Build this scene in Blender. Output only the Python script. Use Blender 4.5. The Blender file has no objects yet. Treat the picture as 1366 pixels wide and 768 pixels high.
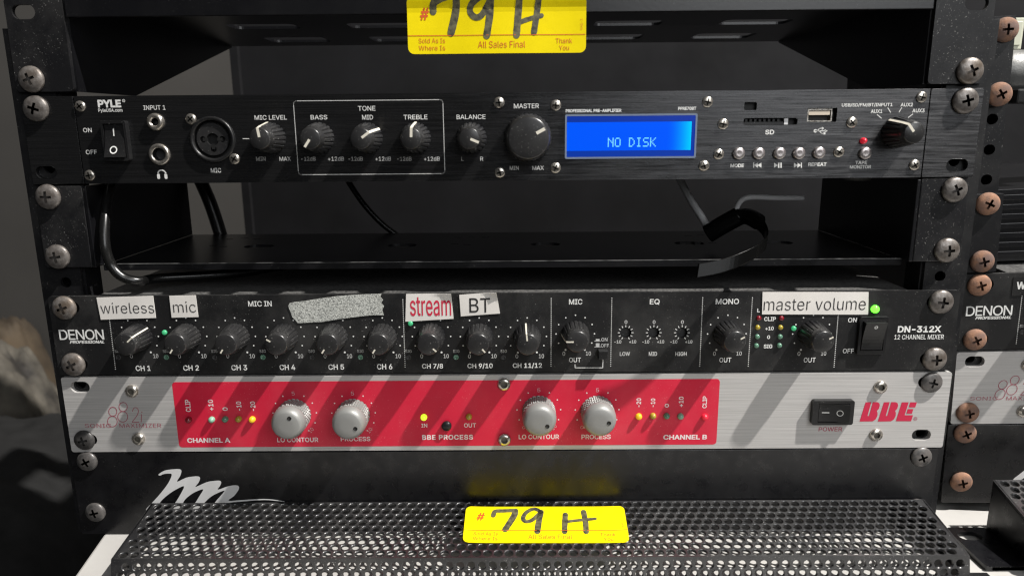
import bpy, bmesh, math, random
import numpy as np
from mathutils import Vector, Matrix, geometry
random.seed(7)
SC = bpy.context.scene
COL = SC.collection
S = 0.001                                   # every number below is in millimetres

# ------------------------------------------------------------------ camera
CX, CY, CZ, YAW, PIT, ROL, FPX = 8.31, -377.2, 213.81, 0.00693, 0.22039, 0.00839, 975.0
cam_d = bpy.data.cameras.new("camera"); cam = bpy.data.objects.new("camera", cam_d); COL.objects.link(cam)
SC.camera = cam
cam_d.sensor_width = 36.0; cam_d.lens = FPX / 1366 * 36.0
cam_d.clip_start = 0.01; cam_d.clip_end = 50.0
cam_d.dof.use_dof = True; cam_d.dof.focus_distance = 0.405; cam_d.dof.aperture_fstop = 10.0

def ray(px, py):
    u = (px - 683) / FPX; v = -(py - 384) / FPX
    c, s = math.cos(ROL), math.sin(ROL); x = u * c + v * s; w = -u * s + v * c
    c, s = math.cos(PIT), math.sin(PIT); y = c + w * s; z = -s + w * c
    c, s = math.cos(YAW), math.sin(YAW)
    return Vector((x * c - y * s, x * s + y * c, z))
O = Vector((CX, CY, CZ))
fwd = ray(683, 384).normalized(); rgt = (ray(783, 384) - ray(683, 384)).normalized(); up = rgt.cross(fwd)
m = Matrix((rgt, up, -fwd)).transposed().to_4x4(); m.translation = O * S
cam.matrix_world = m
def U(px, py, y=0.0):                       # the point of the panel plane seen there in the photograph
    d = ray(px, py); q = O + d * ((y - O.y) / d.y); return q.x, q.z
def UZ(px, py, z):
    d = ray(px, py); return O + d * ((z - O.z) / d.z)
def UP(px, py, pt, n):
    d = ray(px, py); return O + d * ((Vector(pt) - O).dot(n) / d.dot(n))

# ------------------------------------------------------------------ light
w = bpy.data.worlds.new("World"); SC.world = w; w.use_nodes = True
w.node_tree.nodes["Background"].inputs[0].default_value = (0.92, 0.96, 1.0, 1)
w.node_tree.nodes["Background"].inputs[1].default_value = 0.03
KEYDIR = Vector((2.53, -1.0, 3.84)).normalized()
kd = bpy.data.lights.new("key_lamp", 'POINT'); kd.energy = 520; kd.color = (1.0, 0.965, 0.92); kd.shadow_soft_size = 0.025
key = bpy.data.objects.new("key_lamp", kd); COL.objects.link(key)
key.location = Vector((0, 0, 0.12)) + KEYDIR * 2.4
fd = bpy.data.lights.new("fill_lamp", 'AREA'); fd.shape = 'DISK'; fd.size = 1.2; fd.energy = 15; fd.color = (0.96, 0.98, 1.0)
fill = bpy.data.objects.new("fill_lamp", fd); COL.objects.link(fill)
fill.location = (0.70, -1.55, 0.95)
fill.rotation_euler = (Vector((0, 0, 0.1)) - Vector(fill.location)).to_track_quat('-Z', 'Y').to_euler()
SC.view_settings.view_transform = 'Standard'; SC.view_settings.look = 'None'
SC.cycles.filter_width = 1.25
SC.view_settings.exposure = 0.0; SC.view_settings.gamma = 1.0

# ------------------------------------------------------------------ materials
def new_mat(name):
    mt = bpy.data.materials.new(name); mt.use_nodes = True
    return mt, mt.node_tree, mt.node_tree.nodes["Principled BSDF"]
def noise(nt, scale, detail=3, mapping=None, rough=0.5):
    tc = nt.nodes.new('ShaderNodeTexCoord'); n = nt.nodes.new('ShaderNodeTexNoise')
    n.inputs['Scale'].default_value = scale; n.inputs['Detail'].default_value = detail; n.inputs['Roughness'].default_value = rough
    if mapping:
        mp = nt.nodes.new('ShaderNodeMapping'); mp.inputs['Scale'].default_value = mapping
        nt.links.new(tc.outputs['Object'], mp.inputs['Vector']); nt.links.new(mp.outputs[0], n.inputs['Vector'])
    else:
        nt.links.new(tc.outputs['Object'], n.inputs['Vector'])
    return n.outputs['Fac']
def ramp(nt, sock, a, b, lo=0.0, hi=1.0):
    r = nt.nodes.new('ShaderNodeMapRange'); r.clamp = True
    for k, v in zip(('From Min', 'From Max', 'To Min', 'To Max'), (a, b, lo, hi)): r.inputs[k].default_value = v
    nt.links.new(sock, r.inputs['Value']); return r.outputs[0]
def mul(nt, a, b):
    n = nt.nodes.new('ShaderNodeMath'); n.operation = 'MULTIPLY'
    nt.links.new(a, n.inputs[0])
    if isinstance(b, float): n.inputs[1].default_value = b
    else: nt.links.new(b, n.inputs[1])
    return n.outputs[0]
def mixc(nt, fac, a, b):
    n = nt.nodes.new('ShaderNodeMix'); n.data_type = 'RGBA'
    if isinstance(fac, float): n.inputs[0].default_value = fac
    else: nt.links.new(fac, n.inputs[0])
    for v, i in ((a, 6), (b, 7)):
        if isinstance(v, tuple): n.inputs[i].default_value = (*v, 1)
        else: nt.links.new(v, n.inputs[i])
    return n.outputs[2]
def bump(nt, bs, sock, strength, dist):
    b = nt.nodes.new('ShaderNodeBump'); b.inputs['Strength'].default_value = strength; b.inputs['Distance'].default_value = dist
    nt.links.new(sock, b.inputs['Height']); nt.links.new(b.outputs[0], bs.inputs['Normal'])
def surf(name, col, rough=0.5, metal=0.0, dust=0.0, var=0.0, bmp=0.0, bscale=900, brush=0.0, aniso=0.0, spec=0.5,
         dustcol=(0.42, 0.41, 0.39), col2=None, vscale=60, coat=0.0):
    mt, nt, bs = new_mat(name)
    bs.inputs['Roughness'].default_value = rough; bs.inputs['Metallic'].default_value = metal
    bs.inputs['Specular IOR Level'].default_value = spec
    if coat: bs.inputs['Coat Weight'].default_value = coat; bs.inputs['Coat Roughness'].default_value = 0.12
    c = col
    if var or col2:
        f = ramp(nt, noise(nt, vscale, 5), 0.35, 0.65)
        c2 = col2 or tuple(min(1, x * (1 + var)) for x in col)
        c1 = col if col2 else tuple(x * (1 - var) for x in col)
        c = mixc(nt, f, c1, c2)
        nt.links.new(ramp(nt, noise(nt, vscale * 2.3, 4), 0.3, 0.7, max(0.05, rough - 0.1), min(1, rough + 0.1)), bs.inputs['Roughness'])
    if brush:
        bn = noise(nt, 1.0, 4, (14, 14, 2600), 0.7)
        bn2 = noise(nt, 1.0, 2, (45, 45, 900), 0.6)
        c = mixc(nt, ramp(nt, bn, 0.3, 0.7, 0, brush), c, tuple(x * 0.35 for x in col))
        nt.links.new(ramp(nt, bn2, 0.3, 0.7, rough - 0.09, rough + 0.09), bs.inputs['Roughness'])
        bump(nt, bs, bn, 0.45 * brush + 0.05, 0.00008)
    elif bmp:
        bump(nt, bs, noise(nt, bscale, 4), bmp, 0.0004)
    if aniso:
        bs.inputs['Anisotropic'].default_value = aniso
        cv = nt.nodes.new('ShaderNodeCombineXYZ'); cv.inputs[2].default_value = 1.0
        nt.links.new(cv.outputs[0], bs.inputs['Tangent'])
    if dust:
        sp = ramp(nt, noise(nt, 1350, 2), 0.665, 0.74)
        pt = ramp(nt, noise(nt, 38, 3), 0.42, 0.62, 0.08, 1.0)
        film = ramp(nt, noise(nt, 25, 6, None, 0.65), 0.45, 0.8, 0.0, 0.10 * dust)
        c = mixc(nt, film, c, dustcol)
        c = mixc(nt, mul(nt, mul(nt, sp, pt), 0.75 * dust), c, dustcol)
    if isinstance(c, tuple): bs.inputs['Base Color'].default_value = (*c, 1)
    else: nt.links.new(c, bs.inputs['Base Color'])
    return mt
def vary(mt, lo, hi, tint):
    nt = mt.node_tree; bs = nt.nodes['Principled BSDF']; src = bs.inputs['Base Color'].links[0].from_socket
    oi = nt.nodes.new('ShaderNodeObjectInfo')
    c = mixc(nt, mul(nt, ramp(nt, oi.outputs['Random'], 0, 1), ramp(nt, noise(nt, 160, 3), 0.40, 0.62)), src, tint)
    hs = nt.nodes.new('ShaderNodeHueSaturation'); nt.links.new(c, hs.inputs['Color']); nt.links.new(ramp(nt, oi.outputs['Random'], 0, 1, lo, hi), hs.inputs['Value'])
    nt.links.new(hs.outputs[0], bs.inputs['Base Color'])
def emit(name, col, strength, base=None):
    mt, nt, bs = new_mat(name)
    bs.inputs['Base Color'].default_value = (*(base or col), 1); bs.inputs['Roughness'].default_value = 0.25
    bs.inputs['Emission Color'].default_value = (*col, 1); bs.inputs['Emission Strength'].default_value = strength
    return mt
M = {}
M['anod']   = surf('black_brushed_aluminium', (0.085, 0.085, 0.088), 0.26, 0.86, dust=0.25, brush=1.0, aniso=0.85)
M['mixer']  = surf('black_powder_coat', (0.010, 0.010, 0.0105), 0.46, 0.0, dust=0.9, bmp=0.12, bscale=1800, spec=0.3)
M['silver'] = surf('brushed_silver_aluminium', (0.56, 0.545, 0.53), 0.40, 0.12, dust=0.25, brush=0.65, aniso=0.6, dustcol=(0.5, 0.49, 0.47))
M['red']    = surf('red_panel_print', (0.60, 0.014, 0.045), 0.42, 0.0, dust=0.7, var=0.05, vscale=35, dustcol=(0.75, 0.45, 0.45), spec=0.35)
M['gloss']  = surf('glossy_black_paint', (0.004, 0.004, 0.005), 0.31, 0.0, dust=0.2, var=0.2, spec=0.45)
M['steel']  = surf('black_painted_steel', (0.008, 0.008, 0.009), 0.40, 0.0, dust=0.7, bmp=0.10, bscale=700, spec=0.33)
M['shelf']  = surf('satin_black_shelf', (0.004, 0.004, 0.005), 0.30, 0.0, dust=0.15, bmp=0.05, bscale=500)
M['worn']   = surf('worn_bare_edge', (0.25, 0.25, 0.25), 0.4, 0.6, col2=(0.05, 0.05, 0.05), vscale=120)
M['meshpaint'] = surf('glossy_black_mesh_paint', (0.014, 0.014, 0.015), 0.27, 0.0, dust=0.9, bmp=0.10, bscale=260, spec=0.9)
M['case']   = surf('black_case_metal', (0.022, 0.022, 0.023), 0.5, 0.0, dust=0.9, bmp=0.08)
M['lid']    = surf('dusty_case_lid', (0.03, 0.03, 0.03), 0.55, 0.0, dust=1.0, col2=(0.10, 0.098, 0.095), vscale=700, bmp=0.2)
M['knob']   = surf('black_knob_plastic', (0.010, 0.010, 0.011), 0.30, 0.0, dust=0.8, bmp=0.03, spec=0.5)
M['knobcap']= surf('black_knob_cap', (0.008, 0.008, 0.0085), 0.5, 0.0, dust=0.15, bmp=0.02, spec=0.12)
M['plastic']= surf('black_switch_plastic', (0.010, 0.010, 0.0105), 0.34, 0.0, dust=0.3, bmp=0.05, spec=0.4)
M['rubber'] = surf('black_rubber', (0.005, 0.005, 0.005), 0.27, 0.0, dust=0.2, bmp=0.05)
M['strap'] = surf('glossy_black_strap', (0.003, 0.003, 0.003), 0.24, spec=0.12)
M['grey_rubber'] = surf('grey_rubber', (0.10, 0.10, 0.095), 0.6, 0.0, dust=0.3)
M['hole']   = surf('dark_recess', (0.004, 0.004, 0.004), 0.6)
M['recess'] = surf('darkened_screw_recess', (0.02, 0.018, 0.016), 0.6, 0.2)  # darkening put into the colour so the cross cuts read deep and black
M['chrome'] = surf('nickel_screw', (0.60, 0.57, 0.52), 0.28, 0.9, col2=(0.42, 0.38, 0.33), vscale=400)
M['dull']   = surf('dull_zinc_screw', (0.25, 0.23, 0.215), 0.42, 0.45, dust=0.5, col2=(0.12, 0.105, 0.095), vscale=350, bmp=0.2, bscale=1200)
M['dark_screw'] = surf('black_zinc_screw', (0.075, 0.072, 0.07), 0.42, 0.4, dust=0.7, var=0.3, vscale=300)
M['rust']   = surf('rusty_screw', (0.36, 0.185, 0.11), 0.85, 0.0, col2=(0.20, 0.115, 0.08), vscale=300, bmp=0.35, bscale=1500)
vary(M['dull'], 0.75, 1.15, (0.13, 0.10, 0.075)); vary(M['rust'], 0.95, 0.70, (0.20, 0.13, 0.11)); vary(M['dark_screw'], 0.7, 1.5, (0.11, 0.10, 0.095))
M['hexpit'] = surf('darkened_socket_metal', (0.16, 0.15, 0.13), 0.5, 0.7)  # screw metal coloured darker inside the hex pit, to read as a hole
M['spun']   = surf('spun_metal_button', (0.62, 0.58, 0.56), 0.3, 0.85, col2=(0.45, 0.40, 0.40), vscale=500)
M['satin']  = surf('satin_aluminium_knob', (0.27, 0.27, 0.26), 0.45, 0.3, dust=0.2, dustcol=(0.6, 0.6, 0.58))
M['white']  = surf('white_print', (0.72, 0.72, 0.70), 0.6, var=0.10, vscale=900)
M['dimwhite'] = surf('thin_white_print', (0.50, 0.50, 0.49), 0.6, var=0.12, vscale=900)
M['pinkwhite'] = surf('white_print_on_red', (0.78, 0.68, 0.68), 0.6)
M['faintpink'] = surf('faint_print_on_red', (0.62, 0.38, 0.40), 0.6)
M['logo_red'] = surf('red_print', (0.52, 0.012, 0.055), 0.5)
M['logo_thin'] = surf('dark_red_print', (0.33, 0.04, 0.075), 0.45)
M['silver_print'] = surf('silver_print', (0.62, 0.62, 0.62), 0.5, 0.0, var=0.08, vscale=40)
M['ivory']  = surf('ivory_pointer', (0.72, 0.68, 0.58), 0.55)
M['paper']  = surf('white_label_tape', (0.74, 0.71, 0.67), 0.5, 0.0, dust=0.15, var=0.04, vscale=70, bmp=0.10, bscale=120, dustcol=(0.35, 0.33, 0.31))
M['ink']    = surf('black_label_ink', (0.018, 0.017, 0.017), 0.6)
M['red_ink']= surf('red_label_ink', (0.60, 0.02, 0.06), 0.6)
M['masking']= None
M['yellow'] = surf('yellow_tag_paper', (0.80, 0.64, 0.001), 0.65, 0.0, var=0.04, vscale=45, bmp=0.5, bscale=55, spec=0.12)
M['tag_red']= surf('orange_red_tag_ink', (0.60, 0.09, 0.006), 0.6)
M['marker'] = surf('black_marker_ink', (0.030, 0.029, 0.022), 0.55, col2=(0.13, 0.12, 0.06), vscale=420)
M['table']  = surf('off_white_table_top', (0.44, 0.43, 0.41), 0.5, 0.0, var=0.07, vscale=25, dust=0.3, dustcol=(0.2, 0.19, 0.18))
M['wall']   = surf('grey_wall_paint', (0.056, 0.053, 0.049), 0.85, var=0.12, vscale=3)
M['board']  = surf('black_backing_board', (0.0022, 0.0022, 0.003), 0.8, col2=(0.0065, 0.0065, 0.008), vscale=11, dust=0.06, spec=0.25)
M['floor']  = surf('dark_floor', (0.03, 0.029, 0.027), 0.8, var=0.3, vscale=6)
M['cloth']  = surf('black_cloth', (0.009, 0.009, 0.009), 0.9, var=0.35, vscale=30, bmp=0.3, bscale=300)
M['tan']    = surf('tan_crumpled_paper', (0.15, 0.135, 0.11), 0.85, col2=(0.03, 0.027, 0.024), vscale=22, bmp=0.3, bscale=60)
M['tan2']   = surf('brown_crumpled_paper', (0.13, 0.095, 0.06), 0.85, col2=(0.06, 0.045, 0.03), vscale=14)
M['greycase'] = surf('grey_hammered_metal', (0.16, 0.16, 0.155), 0.45, 0.3, dust=0.5, bmp=0.5, bscale=900)
M['cream']  = surf('cream_plastic', (0.55, 0.56, 0.45), 0.5)
M['cablegrey'] = surf('grey_cable', (0.70, 0.70, 0.71), 0.35)
M['usbtongue'] = surf('ivory_plastic', (0.60, 0.52, 0.42), 0.5)
M['led_green_off'] = surf('dull_green_led', (0.10, 0.22, 0.15), 0.22, coat=0.5)
M['led_pale'] = surf('pale_green_led', (0.22, 0.42, 0.30), 0.2, coat=0.5)
M['led_yellow_off'] = surf('dull_amber_led', (0.36, 0.27, 0.03), 0.2, coat=0.5)
M['led_red_off'] = surf('dark_red_led', (0.20, 0.008, 0.016), 0.2, coat=0.5)
M['led_red'] = emit('red_led', (1.0, 0.03, 0.06), 0.25, (0.6, 0.02, 0.04))
M['led_amber'] = emit('amber_led', (1.0, 0.62, 0.02), 0.30, (0.6, 0.38, 0.02))
M['led_small_green'] = emit('small_green_led', (0.05, 0.75, 0.28), 0.28, (0.06, 0.3, 0.15))
M['led_lime'] = emit('lit_lime_led', (0.60, 0.95, 0.03), 1.3, (0.2, 0.25, 0.02))
M['led_power'] = emit('lit_green_power_led', (0.10, 1.0, 0.03), 3.5, (0.05, 0.3, 0.03))
M['lcd_dot'] = emit('lcd_lit_dot', (0.10, 0.62, 1.0), 1.1, (0.1, 0.1, 0.1))
# off-white woven masking tape
mt, nt, bs = new_mat('worn_masking_tape'); M['masking'] = mt
bs.inputs['Roughness'].default_value = 0.8
nt.links.new(mixc(nt, ramp(nt, noise(nt, 1700, 3), 0.36, 0.56), (0.17, 0.175, 0.165), (0.56, 0.57, 0.53)), bs.inputs['Base Color'])
bump(nt, bs, noise(nt, 1300, 3), 0.5, 0.0004)
# backlit lcd: a blue screen, brighter beside the lamp built into its right edge
mt, nt, bs = new_mat('blue_backlit_lcd'); M['lcd'] = mt
bs.inputs['Base Color'].default_value = (0.0, 0.02, 0.12, 1); bs.inputs['Roughness'].default_value = 0.3; bs.inputs['Specular IOR Level'].default_value = 0.08
tc = nt.nodes.new('ShaderNodeTexCoord'); sx = nt.nodes.new('ShaderNodeSeparateXYZ'); nt.links.new(tc.outputs['Object'], sx.inputs[0])
LCDX1 = U(924, 181)[0]
g1 = ramp(nt, sx.outputs[0], (LCDX1 - 14) * S, LCDX1 * S)
p = nt.nodes.new('ShaderNodeMath'); p.operation = 'POWER'; p.inputs[1].default_value = 2.2; nt.links.new(g1, p.inputs[0])
nt.links.new(mixc(nt, p.outputs[0], (0.0, 0.075, 0.84), (0.0, 0.66, 1.0)), bs.inputs['Emission Color'])
bs.inputs['Emission Strength'].default_value = 1.05
M['lcd_edge'] = emit('lcd_dark_margin', (0.0, 0.035, 0.42), 0.75, (0.0, 0.01, 0.05))
mt, nt, bs = new_mat('clear_lens_rim'); M['lens'] = mt
bs.inputs['Base Color'].default_value = (0.45, 0.55, 0.75, 1); bs.inputs['Roughness'].default_value = 0.15
bs.inputs['Transmission Weight'].default_value = 0.6

# ------------------------------------------------------------------ mesh builder
class MB:
    def __init__(self): self.v = []; self.f = []; self.mi = []; self.sm = []; self.mats = []
    def mid(self, name):
        if name not in self.mats: self.mats.append(name)
        return self.mats.index(name)
    def add(self, vs, fs, mat, smooth=False):
        o = len(self.v); k = self.mid(mat); self.v += [tuple(q) for q in vs]
        for f in fs: self.f.append([o + i for i in f]); self.mi.append(k); self.sm.append(smooth)
    def box(self, x0, x1, y0, y1, z0, z1, mat):
        self.add([(x, y, z) for z in (z0, z1) for y in (y0, y1) for x in (x0, x1)],
                 [(0, 2, 3, 1), (4, 5, 7, 6), (0, 1, 5, 4), (2, 6, 7, 3), (0, 4, 6, 2), (1, 3, 7, 5)], mat)
    def panel(self, outer, holes, y0, y1, mat):           # plate in the xz plane with true openings, y0 = front
        loops = [outer] + list(holes)
        tris = geometry.tessellate_polygon([[Vector((a, b, 0)) for a, b in lp] for lp in loops])
        flat = [q for lp in loops for q in lp]; n = len(flat)
        vs = [(a, y0, b) for a, b in flat] + [(a, y1, b) for a, b in flat]
        fs = []
        for t in tris:
            a, b, c = [Vector(flat[i]) for i in t]
            if (b - a).x * (c - a).y - (b - a).y * (c - a).x < 0: t = (t[0], t[2], t[1])
            fs.append(tuple(t)); fs.append(tuple(i + n for i in reversed(t)))
        o = 0
        for lp in loops:
            k = len(lp)
            for i in range(k):
                a, b = o + i, o + (i + 1) % k
                fs.append((a, a + n, b + n, b))
            o += k
        self.add(vs, fs, mat)
    def lathe(self, prof, cx, cz, mat, seg=28, y0=0.0, mod=None, smooth=True, cap=True):   # axis along y; profile = (radius, y)
        vs = []; fs = []
        for j, (r, y) in enumerate(prof):
            for i in range(seg):
                a = 2 * math.pi * i / seg
                rr = r * (mod(i, j) if mod else 1.0)
                vs.append((cx + rr * math.sin(a), y0 + y, cz + rr * math.cos(a)))
        for j in range(len(prof) - 1):
            for i in range(seg):
                a = j * seg + i; b = j * seg + (i + 1) % seg
                fs.append((a, b, b + seg, a + seg))
        if prof[-1][0] > 1e-6 and cap:
            fs.append(tuple((len(prof) - 1) * seg + i for i in range(seg)))
        self.add(vs, fs, mat, smooth)
    def flat(self, polys, fn, mat):                       # 2-d polygons laid on a surface through fn(x, z)
        for poly in polys:
            tris = geometry.tessellate_polygon([[Vector((a, b, 0)) for a, b in poly]])
            fs = []
            for t in tris:
                a, b, c = [Vector(poly[i]) for i in t]
                if (b - a).x * (c - a).y - (b - a).y * (c - a).x < 0: t = (t[0], t[2], t[1])
                fs.append(tuple(t))
            self.add([fn(a, b) for a, b in poly], fs, mat)
    def tube(self, pts, r, mat, seg=12, flat=1.0):
        P = [Vector(q) for q in pts]
        def cr(a, b, c, d, t):
            return 0.5 * ((2 * b) + (c - a) * t + (2 * a - 5 * b + 4 * c - d) * t * t + (3 * b - a - 3 * c + d) * t ** 3)
        Q = []
        for i in range(len(P) - 1):
            a, b, c, d = P[max(i - 1, 0)], P[i], P[i + 1], P[min(i + 2, len(P) - 1)]
            Q += [cr(a, b, c, d, k / 8) for k in range(8)]
        Q.append(P[-1]); vs = []; fs = []; nrm = None
        for i, q in enumerate(Q):
            t = (Q[min(i + 1, len(Q) - 1)] - Q[max(i - 1, 0)]).normalized()
            if nrm is None: nrm = t.orthogonal().normalized()
            nrm = (nrm - t * nrm.dot(t)).normalized(); bn = t.cross(nrm)
            for k in range(seg):
                a = 2 * math.pi * k / seg
                vs.append(q + nrm * r * math.cos(a) + bn * r * flat * math.sin(a))
        for i in range(len(Q) - 1):
            for k in range(seg):
                a = i * seg + k; b = i * seg + (k + 1) % seg
                fs.append((a, b, b + seg, a + seg))
        fs.append(tuple(range(seg))[::-1]); fs.append(tuple((len(Q) - 1) * seg + k for k in range(seg)))
        self.add(vs, fs, mat, True)
    def mesh(self, name, org=(0, 0, 0)):
        me = bpy.data.meshes.new(name); o = Vector(org)
        me.from_pydata([((a - o.x) * S, (b - o.y) * S, (c - o.z) * S) for a, b, c in self.v], [], self.f)
        for q in self.mats: me.materials.append(M[q])
        me.polygons.foreach_set('material_index', self.mi); me.polygons.foreach_set('use_smooth', self.sm)
        me.update(); return me

def tag(o, label=None, cat=None, group=None, kind=None):
    if label: o['label'] = label
    if cat: o['category'] = cat
    if group: o['group'] = group
    if kind: o['kind'] = kind
    return o
def thing(name, loc, label, cat, group=None):
    o = bpy.data.objects.new(name, None); o.empty_display_size = 0.02; COL.objects.link(o)
    o.location = Vector(loc) * S; o['org'] = list(loc); return tag(o, label, cat, group)
def part(name, mb, parent=None, bevel=0.0, label=None):
    org = parent['org'] if parent is not None and 'org' in parent else (0, 0, 0)
    o = bpy.data.objects.new(name, mb.mesh(name, org)); COL.objects.link(o)
    if parent is not None:
        o.parent = parent; o['org'] = list(org)
    if bevel:
        b = o.modifiers.new('bevel', 'BEVEL'); b.width = bevel * S; b.segments = 2; b.limit_method = 'ANGLE'; b.angle_limit = math.radians(50)
    if label: o['label'] = label
    return o
def place(name, me, parent, x, y, z, rot=0.0, label=None):          # a part that shares a mesh built round its own axis
    o = bpy.data.objects.new(name, me); COL.objects.link(o); o.parent = parent
    g = parent['org'] if 'org' in parent else (0, 0, 0)
    o.location = ((x - g[0]) * S, (y - g[1]) * S, (z - g[2]) * S); o.rotation_euler = (0, rot, 0)
    if label: o['label'] = label
    return o
def part_clusters(name, mb, parent, gap):
    # lettering that stands well apart becomes separate parts
    n = len(mb.f); P = [Vector(v) for v in mb.v]; bb = []
    par = list(range(len(P)))
    def fi(a):
        while par[a] != a: par[a] = par[par[a]]; a = par[a]
        return a
    for f in mb.f:
        for q in f[1:]: par[fi(q)] = fi(f[0])
    isl = {}
    for k, f in enumerate(mb.f): isl.setdefault(fi(f[0]), []).append(k)
    items = []
    for k, fs in isl.items():
        ps = [P[q] for f in fs for q in mb.f[f]]
        items.append([min(p.x for p in ps), max(p.x for p in ps), min(p.z for p in ps), max(p.z for p in ps), fs])
    merged = True
    while merged:
        merged = False; out = []
        for it in items:
            for o in out:
                if it[0] - gap < o[1] and o[0] - gap < it[1] and it[2] - gap < o[3] and o[2] - gap < it[3]:
                    o[0] = min(o[0], it[0]); o[1] = max(o[1], it[1]); o[2] = min(o[2], it[2]); o[3] = max(o[3], it[3]); o[4] = o[4] + it[4]; merged = True; break
            else: out.append(it)
        items = out
    for it in items:
        c = MB()
        for f in it[4]:
            c.add([mb.v[q] for q in mb.f[f]], [tuple(range(len(mb.f[f])))], mb.mats[mb.mi[f]])
        part(name, c, parent)
def kids(o): return [c for c in bpy.data.objects if c.parent == o]
def copy_tree(o, mtx=None, label=None, group=None, rust=None, parent=None):
    c = o.copy(); COL.objects.link(c)
    if parent is None:
        c.matrix_world = mtx @ Matrix.Translation(Vector(o['org']) * S)
        c['label'] = label
        if group: c['group'] = group
    else: c.parent = parent
    for ch in kids(o):
        d = copy_tree(ch, rust=rust, parent=c)
        if rust and ch.name.startswith('mounting_screw'):
            d.data = rust; d['label'] = 'rusty orange mounting screw'
    return c

def rrect(x0, x1, z0, z1, r, n=5):
    pts = []
    for cx, cz, a0 in ((x1 - r, z1 - r, 0), (x0 + r, z1 - r, 90), (x0 + r, z0 + r, 180), (x1 - r, z0 + r, 270)):
        for k in range(n + 1):
            a = math.radians(a0 + 90 * k / n); pts.append((cx + r * math.cos(a), cz + r * math.sin(a)))
    return pts
def circ(cx, cz, r, n=20): return [(cx + r * math.cos(2 * math.pi * k / n), cz + r * math.sin(2 * math.pi * k / n)) for k in range(n)]
def slot(cx, cz, w=10.0, h=6.4): return rrect(cx - w / 2, cx + w / 2, cz - h / 2, cz + h / 2, h / 2 - 0.01, 6)
def stroke(pts, wd, taper=1.0, wob=0.0):                                     # a pen line as short overlapping quads and round ends
    out = []; P = [Vector(q) for q in pts]
    Q = []
    for i in range(len(P) - 1):
        a, b, c, d = P[max(i - 1, 0)], P[i], P[i + 1], P[min(i + 2, len(P) - 1)]
        for k in range(7):
            t = k / 7
            Q.append(0.5 * ((2 * b) + (c - a) * t + (2 * a - 5 * b + 4 * c - d) * t * t + (3 * b - a - 3 * c + d) * t ** 3))
    Q.append(P[-1]); L = []; R = []
    for i, q in enumerate(Q):
        t = (Q[min(i + 1, len(Q) - 1)] - Q[max(i - 1, 0)]); t = t.normalized() if t.length else Vector((1, 0))
        n = Vector((-t.y, t.x)); h = wd / 2 * (1 + (taper - 1) * i / len(Q)) * (1 + random.uniform(-wob, wob))
        L.append(q + n * h); R.append(q - n * h)
    for i in range(len(Q) - 1): out.append([tuple(L[i]), tuple(R[i]), tuple(R[i + 1]), tuple(L[i + 1])])
    out.append(circ(Q[0].x, Q[0].y, wd / 2 * 0.97, 12)); out.append(circ(Q[-1].x, Q[-1].y, wd / 2 * taper * 0.97, 12))
    return out
def line(pts, wd):
    out = []
    for a, b in zip(pts, pts[1:]):
        a = Vector(a); b = Vector(b); t = (b - a).normalized(); n = Vector((-t.y, t.x)) * wd / 2; e = t * wd / 2
        out.append([tuple(a - e + n), tuple(a - e - n), tuple(b + e - n), tuple(b + e + n)])
    return out
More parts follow.
